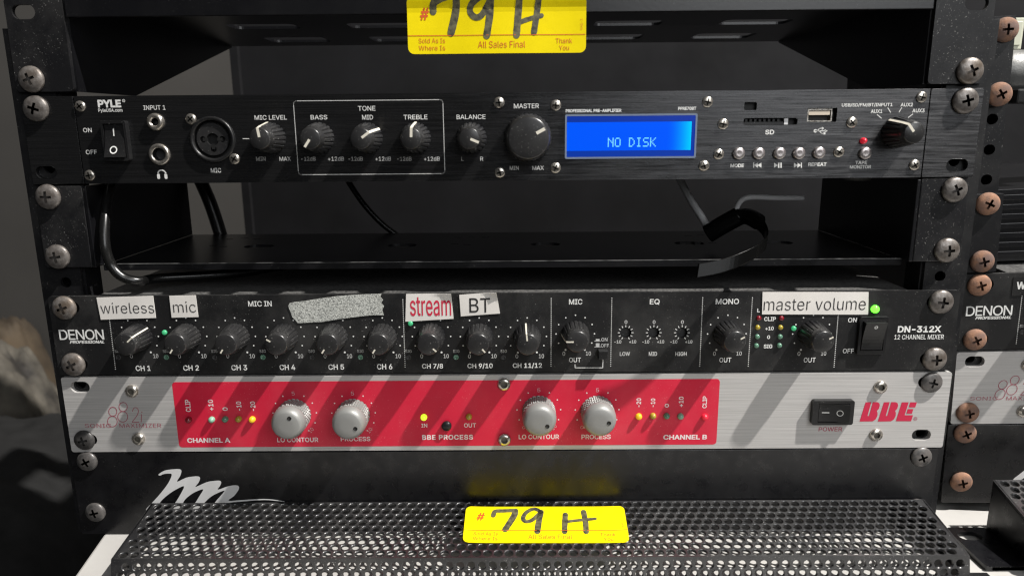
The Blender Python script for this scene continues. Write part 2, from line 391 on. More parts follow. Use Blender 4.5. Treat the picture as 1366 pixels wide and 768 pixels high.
# ---- lettering: the built-in face, fitted to the box it fills
_tc = {}
try:                                        # the plain sans face that ships inside Blender itself; the built-in face otherwise
    import os
    FACE = bpy.data.fonts.load(os.path.join(bpy.utils.system_resource('DATAFILES'), 'fonts', 'Inter.woff2'))
except Exception:
    FACE = None
def glyphs(s, bold=0.0, shear=0.0, sp=1.0):
    k = (s, bold, shear, sp)
    if k in _tc: return _tc[k]
    cu = bpy.data.curves.new('t', 'FONT'); cu.body = s
    if FACE: cu.font = FACE
    cu.shear = shear; cu.resolution_u = 3; cu.space_character = sp; cu.dimensions = '2D'; cu.fill_mode = 'NONE'
    o = bpy.data.objects.new('t', cu); COL.objects.link(o)
    dg = bpy.context.evaluated_depsgraph_get(); me = bpy.data.meshes.new_from_object(o.evaluated_get(dg))
    P = [(v.co.x, v.co.y) for v in me.vertices]; E = [tuple(e.vertices) for e in me.edges]
    bpy.data.objects.remove(o); bpy.data.curves.remove(cu); bpy.data.meshes.remove(me)
    # chain the outline edges into directed loops, triangulate, keep what the outlines wind round
    nb = {}
    for a, b in E: nb.setdefault(a, []).append(b); nb.setdefault(b, []).append(a)
    seen = set(); DE = []; LP = []
    for st in range(len(P)):
        if st in seen or st not in nb: continue
        lp = [st]; seen.add(st); cur = st + 1 if st + 1 in nb[st] else nb[st][0]
        while cur not in seen:
            seen.add(cur); lp.append(cur)
            nx = [q for q in nb[cur] if q not in seen]
            if not nx: break
            cur = nx[0]
        DE += list(zip(lp, lp[1:] + lp[:1])); LP.append(lp)
    ar = lambda l: sum(P[a][0] * P[b][1] - P[b][0] * P[a][1] for a, b in zip(l, l[1:] + l[:1]))
    big = max((ar(l) for l in LP), key=abs); sg = 1.0 if big > 0 else -1.0
    if bold:
        N_ = list(P)
        for l in LP:
            for i, q in enumerate(l):
                a, b, c = Vector(P[l[i - 1]]), Vector(P[q]), Vector(P[l[(i + 1) % len(l)]])
                t1 = b - a; t2 = c - b
                if t1.length < 1e-9 or t2.length < 1e-9: continue
                t1.normalize(); t2.normalize(); n1 = Vector((t1.y, -t1.x)); n2 = Vector((t2.y, -t2.x)); n = n1 + n2
                if n.length < 1e-6: continue
                n.normalize(); k_ = bold / max(0.5, n.dot(n1)); N_[q] = (b.x + n.x * k_ * sg, b.y + n.y * k_ * sg)
        P = N_
    r = geometry.delaunay_2d_cdt([Vector(q) for q in P], DE, [], 0, 1e-6)
    V = np.array([tuple(q) for q in r[0]]); TR = np.array([tuple(f) for f in r[2]])
    c = V[TR].mean(axis=1); A_ = np.array([P[a] for a, b in DE]); B_ = np.array([P[b] for a, b in DE])
    y = c[:, 1:2]; up_ = (A_[:, 1] <= y) & (B_[:, 1] > y); dn = (A_[:, 1] > y) & (B_[:, 1] <= y)
    sd = (B_[:, 0] - A_[:, 0]) * (y - A_[:, 1]) - (c[:, 0:1] - A_[:, 0]) * (B_[:, 1] - A_[:, 1])
    wn = (up_ & (sd > 0)).sum(1) - (dn & (sd < 0)).sum(1)
    TR = TR[wn * sg > 0]; fs = []
    for t in TR:
        a, b, d = V[t]
        fs.append(list(map(int, t)) if (b[0]-a[0])*(d[1]-a[1]) - (b[1]-a[1])*(d[0]-a[0]) > 0 else [int(q) for q in t[::-1]])
    us = sorted({q for f in fs for q in f}); ix = {q: n for n, q in enumerate(us)}
    vs = [tuple(V[q]) for q in us]; fs = [[ix[q] for q in f] for f in fs]
    x0 = min(v[0] for v in vs); x1 = max(v[0] for v in vs); y0 = min(v[1] for v in vs); y1 = max(v[1] for v in vs)
    _tc[k] = ([((x - x0) / (x1 - x0), (y - y0) / (y1 - y0)) for x, y in vs], fs); return _tc[k]
def text_box(mb, s, x0, x1, z0, z1, mat, fn, bold=0.010, shear=0.0, sp=1.0, turn=0):
    vs, fs = glyphs(s, bold, shear, sp)
    if turn == 90: q = [(x1 - b * (x1 - x0), z0 + a * (z1 - z0)) for a, b in vs]     # reads upwards
    elif turn:
        c, n = math.cos(math.radians(turn)), math.sin(math.radians(turn)); mx, mz = (x0 + x1) / 2, (z0 + z1) / 2
        q = []
        for a, b in vs:
            X, Z = (a - .5) * (x1 - x0), (b - .5) * (z1 - z0); q.append((mx + X * c - Z * n, mz + X * n + Z * c))
    else: q = [(x0 + a * (x1 - x0), z0 + b * (z1 - z0)) for a, b in vs]
    mb.add([fn(a, b) for a, b in q], fs, mat)
def on_panel(x, z): return (x, -0.10, z)
def T(mb, s, px0, px1, py0, py1, mat='white', bold=0.012, shear=0.0, sp=1.0, turn=0, fn=on_panel):
    cy = (py0 + py1) / 2; cx = (px0 + px1) / 2
    text_box(mb, s, U(px0, cy)[0], U(px1, cy)[0], U(cx, py1)[1], U(cx, py0)[1], mat, fn, bold, shear, sp, turn)
def PL(mb, pts, wd, mat='white'): mb.flat(line([U(*q) for q in pts], wd), on_panel, mat)
def DOT(mb, px, py, r, mat='white'):
    x, z = U(px, py); mb.flat([circ(x, z, r, 10)], on_panel, mat)

# ------------------------------------------------------------------ shared small meshes
def boolean_cut(mb, cutters, name):
    a = bpy.data.objects.new('a', mb.mesh('a')); COL.objects.link(a); tmp = [a]
    for cmb in cutters:
        b = bpy.data.objects.new('b', cmb.mesh('b')); COL.objects.link(b); tmp.append(b)
        md = a.modifiers.new('c', 'BOOLEAN'); md.operation = 'DIFFERENCE'; md.solver = 'EXACT'; md.object = b
    dg = bpy.context.evaluated_depsgraph_get(); me = bpy.data.meshes.new_from_object(a.evaluated_get(dg)); me.name = name
    for o in tmp: bpy.data.objects.remove(o)
    return me
def screw_mesh(name, mat, r, h, cross, cw, depth):
    mb = MB(); prof = [(r * 0.93, 0.0), (r, -0.12 * h), (r * 0.985, -0.30 * h)]
    for k in range(1, 8):
        a = k / 8 * math.pi / 2; prof.append((r * 0.985 * math.cos(a), -0.30 * h - 0.70 * h * math.sin(a)))
    prof.append((0.02, -h)); mb.lathe([(0.02, 0.0)] + prof, 0, 0, mat, 28)
    c1 = MB(); c1.box(-cross, cross, -h - 1, -h + depth, -cw, cw, 'recess')
    c2 = MB(); c2.box(-cw, cw, -h - 1, -h + depth - 0.03, -cross, cross, 'recess')
    c3 = MB(); c3.lathe([(0.02, -h + depth), (cw * 1.25, -h + depth - 0.2), (cw * 1.75, -h - 1), (0.02, -h - 1)], 0, 0, 'recess', 12)
    return boolean_cut(mb, [c1, c2, c3], name)
SCREW = screw_mesh('truss_screw', 'dull', 6.5, 3.3, 2.9, 0.68, 2.0)
SCREW_DARK = screw_mesh('dark_truss_screw', 'dark_screw', 5.8, 2.6, 2.6, 0.6, 1.7)
SCREW_RUST = screw_mesh('rusty_truss_screw', 'rust', 6.2, 3.4, 2.7, 0.62, 2.0)
SMALL = screw_mesh('small_cross_screw', 'chrome', 2.75, 1.3, 1.7, 0.33, 1.0)
def hex_mesh():
    mb = MB(); seg = 36
    mb.lathe([(3.4, 0.0), (3.6, -0.4), (3.5, -1.1), (2.9, -1.75), (1.95, -1.95)], 0, 0, 'chrome', seg, cap=False)
    def hx(i, j): return math.cos(math.pi / 6) / math.cos((2 * math.pi * i / seg) % (math.pi / 3) - math.pi / 6)
    mb.lathe([(1.95 / 0.93, -1.95), (1.75, -1.9), (1.70, -0.7), (0.02, -0.6)], 0, 0, 'hexpit', seg, mod=lambda i, j: 0.93 if j == 0 else hx(i, j), smooth=False)
    return mb.mesh('hex_socket_screw')
HEX = hex_mesh()
def rack_screws(root, spots, me=SCREW, y=0.0):
    for x, z in spots: place('mounting_screw', me, root, x + random.uniform(-.4, .4), y, z, random.uniform(-0.5, 0.5))

def knob_body(name, r0, r1, h, flutes, depth, collar, mat, capmat, seg_per=4, dish=0.25):
    seg = flutes * seg_per; mb = MB(); prof = []
    n = 6
    for k in range(n): prof.append((r0 + (r1 - r0) * k / (n - 1), -0.4 - (h * 0.72) * k / (n - 1)))
    def mod(i, j): return (1.0 - depth) if i % seg_per == 0 else 1.0
    mb.lathe(prof, 0, 0, mat, seg, mod=mod, smooth=False)
    mb.v_count = len(mb.v)
    yb = -0.4 - h * 0.72
    mb.lathe([(r1 * 0.97, yb + 0.3), (r1 * 1.0, yb), (r1 * collar, yb - h * 0.10), (r1 * collar * 0.97, -h + 0.7), (r1 * collar * 0.90, -h + 0.1), (r1 * collar * 0.86, -h)], 0, 0, mat, 40)
    mb.lathe([(r1 * collar * 0.86, -h), (r1 * collar * 0.80, -h + dish), (r1 * 0.3, -h + dish + 0.05), (0.02, -h + dish + 0.05)], 0, 0, capmat, 40)
    return mb.mesh(name)
def pointer_mesh(name, r0, r1, rc, h, wd, inner, mat='ivory', side=True):
    mb = MB(); a = wd / 2
    yc = -h - 0.06
    mb.box(-a, a, yc, yc + 0.3, inner, rc + 0.05, mat)
    if side:
        ys = -h * 0.72 - 0.4
        e = 0.12
        P = [(rc, yc), (rc * 1.0 + e, -h + 0.5), (r1 + e, ys), (r0 + e, -1.0)]
        vs = []; fs = []
        for r, y in P: vs += [(-a, y, r), (a, y, r), (-a, y, r - 0.6), (a, y, r - 0.6)]
        for i in range(len(P) - 1):
            b = i * 4; fs += [(b, b + 1, b + 5, b + 4), (b, b + 4, b + 6, b + 2), (b + 1, b + 3, b + 7, b + 5)]
        mb.add(vs, fs, mat)
    return mb.mesh(name)
KN_S = knob_body('fluted_knob', 7.8, 6.0, 17.0, 20, 0.09, 0.90, 'knob', 'knobcap'); PT_S = pointer_mesh('white_pointer', 7.8, 6.0, 4.9, 17.0, 1.25, 0.6, 'ivory', False)
KN_M = knob_body('mixer_knob', 7.5, 6.5, 15.2, 18, 0.07, 0.92, 'knob', 'knobcap'); PT_M = pointer_mesh('ivory_pointer', 7.5, 6.5, 5.5, 15.2, 0.75, 3.2, 'ivory', False)
PT_ML = pointer_mesh('long_ivory_pointer', 7.5, 6.5, 5.7, 15.2, 0.75, 2.0, 'ivory', True)
PT_SL = pointer_mesh('long_white_pointer', 7.8, 6.0, 5.1, 17.0, 1.25, 0.6, 'ivory', True)
KN_L = knob_body('large_knob', 12.0, 11.2, 12.5, 30, 0.03, 0.96, 'knob', 'knobcap'); PT_L = pointer_mesh('large_pointer', 12, 11.2, 9.2, 12.5, 1.6, 4.6, 'ivory', False)
def satin_knob():
    mb = MB(); seg = 46; n = 7
    prof = [(8.5, -0.3)] + [(8.75, -0.5 - 9.0 * k / n) for k in range(n + 1)] + [(8.6, -9.8)]
    def mod(i, j): return 1.0 + (0.055 if (i + j) % 2 else -0.045)
    mb.lathe(prof, 0, 0, 'satin', seg, mod=mod, smooth=False)
    mb.lathe([(8.5, -9.6), (9.05, -10.0), (9.1, -10.8), (8.95, -12.2), (8.4, -14.2), (7.6, -15.3), (6.6, -15.8), (3.0, -16.0), (0.02, -16.0)], 0, 0, 'satin', 48)
    return mb.mesh('knurled_satin_knob')
KN_B = satin_knob()
def dot_mesh():
    mb = MB(); mb.lathe([(1.15, 0.4), (1.15, -0.08), (0.85, -0.1), (0.8, 0.0), (0.02, 0.02)], 0, 0, 'hole', 16); return mb.mesh('pointer_dot')
DOTM = dot_mesh()
def knob(root, me, pt, x, z, deg, name='knob', py=0.0):
    k = place(name, me, root, x, 0, z, math.radians(deg)); k['org'] = [0, 0, 0]
    place('pointer', pt, k, 0, 0, 0); return k
_led = {}
def led(root, px, py, r, h, mat, name='indicator_light', label=None):
    k = (r, h, mat)
    if k not in _led:
        mb = MB(); mb.lathe([(r * 1.02, 0.2), (r, -h * 0.35)] + [(r * math.cos(a), -h * 0.35 - h * 0.65 * math.sin(a)) for a in (0.3, 0.6, 0.9, 1.2, 1.45)] + [(0.02, -h)], 0, 0, mat, 18)
        _led[k] = mb.mesh('led_' + mat)
    x, z = U(px, py); return place(name, _led[k], root, x, 0, z, 0, label)

def rocker(root, bx, bz, rx, rz, depth, tilt, mk, vertical=True, bz_h=2.2, name='power_switch'):
    # bezel bx=(x0,x1) bz=(z0,z1); rocker face inside
    b = MB(); inner = rrect(rx[0] - .5, rx[1] + .5, rz[0] - .5, rz[1] + .5, 0.3, 2)
    b.panel(rrect(bx[0], bx[1], bz[0], bz[1], 1.2, 3), [inner], -bz_h, 0.0, 'plastic')
    bo = part(name, b, root, 0.35)
    f = MB(); f.box(rx[0] - .5, rx[1] + .5, -0.3, 0.2, rz[0] - .5, rz[1] + .5, 'hole')
    x0, x1 = rx; z0, z1 = rz; n = 8
    vs = []; fs = []
    for k in range(n + 1):                       # curved face: proud at one end, sunk at the other
        t = k / n; y = -(depth * (tilt * (1 - t) ** 1.6 + (1 - tilt) * t ** 1.6) + 1.3)
        if vertical: z = z0 + (z1 - z0) * t; vs += [(x0, y, z), (x1, y, z), (x0, 0, z), (x1, 0, z)]
        else: x = x0 + (x1 - x0) * t; vs += [(x, y, z1), (x, y, z0), (x, 0, z1), (x, 0, z0)]
    for k in range(n):
        a = k * 4; fs += [(a, a + 1, a + 5, a + 4), (a, a + 4, a + 6, a + 2), (a + 1, a + 3, a + 7, a + 5)]
    fs += [(0, 2, 3, 1), (n * 4, n * 4 + 1, n * 4 + 3, n * 4 + 2)]
    f.add(vs, fs, 'plastic')
    def fn(x, z):
        t = (z - z0) / (z1 - z0) if vertical else (x - x0) / (x1 - x0)
        t = min(1, max(0, t))
        return (x, -(depth * (tilt * (1 - t) ** 1.6 + (1 - tilt) * t ** 1.6) + 1.3) - 0.10, z)
    mk(f, fn)
    part('rocker', f, bo, 0.0)
    return bo
def ring(cx, cz, ro, ri, n=22):
    out = []
    for k in range(n):
        a, b = 2 * math.pi * k / n, 2 * math.pi * (k + 1) / n
        out.append([(cx + ri * math.cos(a), cz + ri * math.sin(a)), (cx + ro * math.cos(a), cz + ro * math.sin(a)),
                    (cx + ro * math.cos(b), cz + ro * math.sin(b)), (cx + ri * math.cos(b), cz + ri * math.sin(b))])
    return out

# ================================================================== the place
fl = MB(); fl.box(-3500, 3500, -3000, 4000, -520, -500, 'floor'); tag(part('floor', fl), kind='structure')
wl = thing('wall', (0, 900, -500), 'plain dark grey painted wall behind the racks', 'wall')
b = MB(); b.box(-3500, 3500, 900, 960, -500, 2400, 'wall'); part('wall_face', b, wl)
b = MB(); b.box(-3500, 3500, 886, 900, -500, -410, 'wall'); part('skirting_board', b, wl, 2)
bd = thing('backing_board', (25, 350, -14), 'matte black board standing behind the open rack', 'board')
b = MB(); b.box(-262, 560, 350, 362, -14, 420, 'board'); part('panel', b, bd, 1.0)
b = MB(); b.box(-262, -254, 344, 350, -14, 420, 'board'); part('edge_trim', b, bd, 0.5)
# table under both racks
tb = thing('table', (300, 150, -14), 'off white table top the racks stand on', 'table')
b = MB(); ta = UZ(137, 714, -14); tb_ = UZ(99, 768, -14)
xl = lambda y: ta.x + (tb_.x - ta.x) * (y - ta.y) / (tb_.y - ta.y)
pts = [(xl(-170), -170), (900, -170), (900, 700), (xl(700), 700)]
vs = [(x, y, z) for z in (-40, -14) for x, y in pts]
b.add(vs, [(3, 2, 1, 0), (4, 5, 6, 7), (0, 1, 5, 4), (1, 2, 6, 5), (2, 3, 7, 6), (3, 0, 4, 7)], 'table'); part('table_top', b, tb, 1.5)
for x, y in ((-190, -130), (860, -130), (860, 660), (-190, 660)):
    b = MB(); b.box(x - 18, x + 18, y - 18, y + 18, -500, -40, 'steel'); part('leg', b, tb, 2)
# black cloth heap and crumpled paper far left, out of focus
def heap(name, cx, cy, z0, rx, ry, h, mat, seed, label, cat, n=34, fold=0.25):
    rnd = random.Random(seed); vs = []; fs = []
    ph = [(rnd.uniform(0.5, 4), rnd.uniform(0.5, 4), rnd.uniform(0, 6), rnd.uniform(.3, 1)) for _ in range(9)]
    for j in range(n + 1):
        for i in range(n + 1):
            u = 2 * i / n - 1; v = 2 * j / n - 1
            e = max(0.0, (1 - u ** 4) * (1 - v ** 4))
            wv = sum(a * abs(math.sin(fx * u * 4 + fy * v * 4 + p0)) for fx, fy, p0, a in ph) / len(ph)
            vs.append((cx + u * rx + rnd.uniform(-.02, .02) * rx, cy + v * ry, z0 + e ** 0.5 * h * (1 - fold + 2 * fold * wv)))
    for j in range(n):
        for i in range(n):
            a = j * (n + 1) + i; fs.append((a, a + 1, a + n + 2, a + n + 1))
    mb = MB(); mb.add(vs, fs, mat, True); o = part(name, mb); return tag(o, label, cat)
heap('black_cloth', -650, 330, -500, 265, 330, 365, 'cloth', 3, 'black cloth lying in soft ridges on the floor left of the rack', 'cloth', 50, 0.10)
heap('crumpled_paper', -870, 700, -500, 165, 90, 390, 'tan', 5, 'pale crumpled packing paper behind the black cloth, at the left edge', 'paper', 40, 0.10)
heap('paper_bag', -850, 800, -500, 60, 60, 410, 'tan2', 11, 'small brown crumpled bag on top of the pale packing paper', 'bag', 30, 0.08)

# ================================================================== rack frame
HX = 232.55
def rail_mb(x0, x1, xin, z0, z1, zs, side):
    mb = MB(); cx = HX * side
    holes = [circ(cx, z, 2.9, 14) for z in zs if z0 + 4 < z < z1 - 4]
    mb.panel([(x0, z0), (x1, z0), (x1, z1), (x0, z1)], holes, 3.2, 5.4, 'steel')
    mb.box(xin - 1.1, xin + 1.1, 5.4, 20, z0, z1, 'steel')
    xo = x0 if side < 0 else x1
    mb.box(x0 + 1.2, x1 - 1.2, 20, 21.5, z0, z1, 'steel')  # added back plate, blocks the view through so the rail holes look black
    mb.box(xo - 1.1, xo + 1.1, 5.4, 20, z0, z1, 'steel')
    return mb
zh = []
z = 0.0
while z < 340: zh += [z, z + 15.875, z + 31.75]; z += 44.45
rk = thing('equipment_rack', (0, 150, -14), 'black steel rack frame with punched rails holding the nearer stack of audio gear', 'rack')
part('rail', rail_mb(-246, -224, -224, -13.9, 262, zh, -1), rk, 0.3)
part('rail', rail_mb(224, 246.5, 224, -13.9, 262, zh, 1), rk, 0.3)

# ---- vented shelf hanging at the top (its plate is the upper face)
sh1 = thing('rack_shelf', (0, 0, 231.5), 'black vented rack shelf at the top with a yellow sale tag on its lip', 'shelf', 'black rack shelves')
for s in (-1, 1):
    b = MB(); xo, xi = (-241.5, -213) if s < 0 else (213, 241.5)
    b.panel(rrect(xo, xi, 231.5, 276, 2.0, 3), [slot(HX * s, 269.3, 11.5, 6.8)], 0.4, 3.0, 'steel'); part('ear', b, sh1, 0.5)
    b = MB(); x = s * 213
    pr = [(3.0, 231.5), (3.0, 276), (217, 276), (217, 273.5), (60, 231.5)]
    vs = [(x - 1, y, z) for y, z in pr] + [(x + 1, y, z) for y, z in pr]; k = len(pr)
    b.add(vs, [tuple(range(k)), tuple(range(2 * k - 1, k - 1, -1))] + [(i, k + i, k + (i + 1) % k, (i + 1) % k) for i in range(k)], 'shelf')
    part('side_flange', b, sh1)
b = MB(); b.box(-212, 212, 0.2, 2.0, 266.5, 278, 'shelf'); part('front_lip', b, sh1, 0.5)
b = MB()
holes = []
for py in (33.5, 51.5):
    ya, yb = UZ(600, py - 3.2, 274.4).y, UZ(600, py + 3.2, 274.4).y
    for px in (392.5, 533.5, 674.5, 815.5, 956.5):
        xm = UZ(px, 51.5, 274.4).x; holes.append(rrect(xm - 21, xm + 21, ya, yb, 4.5, 5))
tmp = MB(); tmp.panel([(-212, 2.2), (212, 2.2), (212, 217), (-212, 217)], holes, 0, 1.6, 'shelf')
b.add([(x, z, 274.4 + y) for x, y, z in tmp.v], [f for f in tmp.f], 'shelf'); part('shelf_plate', b, sh1)
rack_screws(sh1, [(-HX, 237.5), (HX, 237.5)])

# ---- lower shelf
sh2 = thing('rack_shelf', (0, 0, 140), 'black rack shelf with cables lying on it, in the gap above the mixer', 'shelf', 'black rack shelves')
for s in (-1, 1):
    b = MB(); xo, xi = (-240.5, -215.5) if s < 0 else (215.5, 240.5)
    b.panel([(xo + 1.5, 141.8), (xi - .5, 141.8), (xi, 142.3), (xi, 184.2), (xi - .5, 184.7), (xo + 3.5, 184.7), (xo, 181.0), (xo, 143.3)] if s < 0 else
            [(xo + .5, 141.8), (xi - 3.5, 141.8), (xi, 145.5), (xi, 181), (xi - 3.5, 184.7), (xo + .5, 184.7), (xo, 184.2), (xo, 142.3)], [], 0.3, 3.0, 'steel'); part('ear', b, sh2, 0.5)
    b = MB(); x = s * 214.4; b.box(x - 1, x + 1, 0.3, 118, 141.8, 184.5, 'shelf'); part('side_flange', b, sh2, 0.4)
b = MB()
holes = [slot(xc, yc, w_, h_) for xc, yc, w_, h_ in ((-150, 66, 18, 13), (-62, 66, 18, 13), (26, 66, 18, 13), (114, 66, 18, 13), (168, 66, 18, 13))]
for xc in (-180, -30, 120):
    for dx, dy in ((0, 0), (9, 4), (18, 0), (0, -26), (8, -30)): holes.append(slot(xc + dx, 96 + dy, 5, 1.8))
tmp = MB(); tmp.panel([(-213.4, 8.5), (213.4, 8.5), (213.4, 118), (-213.4, 118)], holes, 0, 1.6, 'shelf')
b.add([(x, z, 140.2 + y) for x, y, z in tmp.v], [f for f in tmp.f], 'shelf'); part('shelf_plate', b, sh2, 0.3)
b = MB(); b.box(-213.4, 213.4, 7.0, 8.5, 138.9, 142.2, 'shelf'); b.box(-213.0, 213.0, 6.85, 7.9, 142.2, 142.5, 'worn'); part('front_lip', b, sh2)
rack_screws(sh2, [(-HX, 147.9), (-HX, 179.2), (HX, 147.9), (HX, 179.2)])

# ================================================================== pre-amplifier
PR = thing('preamplifier', (0, 0, 185.5), 'black brushed pre-amplifier with a lit blue display reading NO DISK', 'preamp')
def holes_px(*c): return [rrect(U(a, (c1 + d) / 2)[0], U(b_, (c1 + d) / 2)[0], U((a + b_) / 2, d)[1], U((a + b_) / 2, c1)[1], r, 3) for a, b_, c1, d, r in c]
b = MB()
xlr = U(284.3, 186); j1 = U(208.5, 162.7); j2 = U(213.3, 206)
hp = holes_px((993, 1009.5, 136.5, 147, .5), (992, 1064, 157.5, 167, 1.0), (1077, 1116.5, 144, 163, .5))
b.panel([(-213.2, 185.6), (214.6, 185.6), (214.6, 229.2), (-213.2, 229.2)], hp + [circ(*xlr, 10.9, 32), circ(*j1, 1.9), circ(*j2, 3.4)], 0.0, 3.0, 'anod')
part('front_panel', b, PR, 0.35)
for s in (-1, 1):
    b = MB(); xo, xi = (-240.2, -213.8) if s < 0 else (215.2, 241.3)
    b.panel(rrect(xo, xi, 185.6, 229.2, 0.6, 2), [slot(HX * s, 191.55, 11, 6.4)], 0.15, 3.1, 'anod'); part('rack_ear', b, PR, 0.35)
b = MB(); b.box(-210, 210, 3.2, 150, 187.5, 227.0, 'case'); part('case', b, PR, 0.5)
fx, fz = U(1142, 248, 40)
b = MB()
for q in (-170, 0): pass
b.add([], [], 'grey_rubber')
seg = 20; vs = []; fs = []
fxc = fx
for zz, rr in ((187.5, 8), (181.5, 7.2)):
    for i in range(seg): vs.append((fxc + rr * math.cos(6.2832 * i / seg), 40 + rr * math.sin(6.2832 * i / seg), zz))
for i in range(seg): fs.append((i, (i + 1) % seg, seg + (i + 1) % seg, seg + i))
fs.append(tuple(range(2 * seg - 1, seg - 1, -1))); b.add(vs, fs, 'grey_rubber'); part('foot', b, PR)
rack_screws(PR, [(-HX, 223.3), (HX, 223.3)], y=0.15)
for q in ((107.5, 142), (120, 234), (255, 159), (313, 212), (665.8, 137), (741.4, 140.7), (666.7, 230), (741, 224), (943.6, 136.3), (964.4, 165.6),
          (958.5, 205.7), (938.9, 221), (1229, 129.8), (1136, 163.5), (1219.5, 220), (1118.7, 202.8)):
    x, z = U(*q); place('panel_screw', SMALL, PR, x, 0, z, random.uniform(0, 1.5))
# rocker switch
zt, zb = U(155, 161)[1], U(155, 214.5)[1]
xa, xb = U(141, 188)[0], U(174.5, 188)[0]
def mk(f, fn):
    cx = (xa + xb) / 2 - .3; cz = (zt + zb) / 2
    f.flat([[(cx - .3, cz + 2.4), (cx + .3, cz + 2.4), (cx + .3, cz + 6.2), (cx - .3, cz + 6.2)]], fn, 'white')
    f.flat(ring(cx, cz - 4.4, 1.9, 1.35), fn, 'white')
rocker(PR, (xa, xb), (zb, zt), (xa + 1.6, xb - 1.6), (zb + 2.0, zt - 2.0), 6.5, 0.80, mk, bz_h=3.4)
# jacks
b = MB(); b.lathe([(4.3, 0.0), (4.3, -1.2), (3.7, -2.2), (2.9, -2.4), (2.3, -2.2), (1.85, -1.6)], *j1, 'chrome', 32, cap=False); b.lathe([(1.85, -1.6), (1.8, 2.5), (0.02, 2.6)], *j1, 'hole', 20); part('input_socket', b, PR)
b = MB(); b.lathe([(5.4, 0.0), (5.4, -0.9), (4.9, -1.5), (3.7, -1.5), (3.3, -1.1)], *j2, 'chrome', 32, cap=False); b.lathe([(3.3, -1.1), (3.3, 7), (0.02, 7)], *j2, 'hole', 20); part('headphone_socket', b, PR)
b = MB(); b.lathe([(11.4, 0.0), (11.4, -1.3), (10.9, -1.8), (9.9, -1.6), (9.5, -1.0), (9.5, 4)], *xlr, 'plastic', 40, cap=False)
ho = [circ(*xlr, 3.1, 20)] + [circ(xlr[0] + 4.9 * math.sin(a), xlr[1] + 4.9 * math.cos(a), 1.6, 12) for a in (math.radians(90), math.radians(-90), math.radians(180))]
b.panel(circ(*xlr, 8.0, 36), ho, -0.6, 4.0, 'knob'); b.lathe([(9.5, 2.2), (0.02, 2.3)], *xlr, 'hole', 24)
cz_ = xlr[1] - 4.9
b.flat([[(xlr[0] - .9, xlr[1] - 2.2), (xlr[0] - .9, xlr[1] - 4.9), (xlr[0] + .9, xlr[1] - 4.9), (xlr[0] + .9, xlr[1] - 2.2)]], lambda x, z: (x, -0.64, z), 'hole')
for sx_ in (-1, 1): b.flat([[(xlr[0] + sx_ * 3.6 - 1.4, xlr[1] + .8), (xlr[0] + sx_ * 3.6 - 1.4, xlr[1] - .8), (xlr[0] + sx_ * 3.6 + 1.4, xlr[1] - .8), (xlr[0] + sx_ * 3.6 + 1.4, xlr[1] + .8)]], lambda x, z: (x, -0.64, z), 'hole')
part('microphone_socket', b, PR)
# knobs
for px, dg, pt in ((361.5, -8, PT_SL), (425.8, 215, PT_S), (490.4, 55, PT_SL), (554.6, 3, PT_SL), (628.8, 113, PT_S)):
    x, z = U(px, 184); knob(PR, KN_S, pt, x, z, dg)
x, z = U(704, 183.5); knob(PR, KN_L, PT_L, x, z, 62)
x, z = U(1196, 176.5); knob(PR, KN_S, PT_SL, x, z, -38)
# display
X0, X1, Z0, Z1 = U(753.4, 181)[0], U(928.6, 181)[0], U(841, 211.4)[1], U(841, 152.2)[1]
b = MB(); b.panel(rrect(X0, X1, Z0, Z1, .8, 3), [rrect(X0 + .9, X1 - .9, Z0 + .9, Z1 - .9, .4, 2)], -1.3, 0.0, 'lens'); lcdo = part('display', b, PR, 0.2)
b = MB(); b.box(X0 + .95, X1 - .95, -0.5, -0.05, Z0 + .95, Z1 - .95, 'lcd_edge')
zl0, zl1 = U(841, 200.8)[1], U(841, 162.8)[1]
scr = MB()
scr.add([(X0 + 1.0, -0.56, zl0), (X1 - 2.6, -0.56, zl0), (X1 - 2.6, -0.56, zl1), (X0 + 1.0, -0.56, zl1)], [(0, 1, 2, 3)], 'lcd')
F = {'N': '10001 11001 10101 10011 10001 10001 10001', 'O': '01110 10001 10001 10001 10001 10001 01110', 'D': '11100 10010 10001 10001 10001 10010 11100',
     'I': '01110 00100 00100 00100 00100 00100 01110', 'S': '01111 10000 10000 01110 00001 00001 11110', 'K': '10001 10010 10100 11000 10100 10010 10001', ' ': ''}
tx0, tx1, tz0, tz1 = U(810.5, 190)[0], U(874.6, 190)[0], U(842, 196)[1], U(842, 183.6)[1]
cw = (tx1 - tx0) / (7 * 6 - 1); chh = (tz1 - tz0) / 7
for i, ch in enumerate('NO DISK'):
    for r, row in enumerate(F[ch].split()):
        for c, bit in enumerate(row):
            if bit == '1':
                a = tx0 + (i * 6 + c) * cw; d = tz1 - (r + 1) * chh
                scr.add([(a + .02, -0.62, d + .03), (a + cw - .02, -0.62, d + .03), (a + cw - .02, -0.62, d + chh - .03), (a + .02, -0.62, d + chh - .03)], [(0, 1, 2, 3)], 'lcd_dot')
so = part('screen', b, lcdo); so2 = part('screen_text', scr, lcdo)
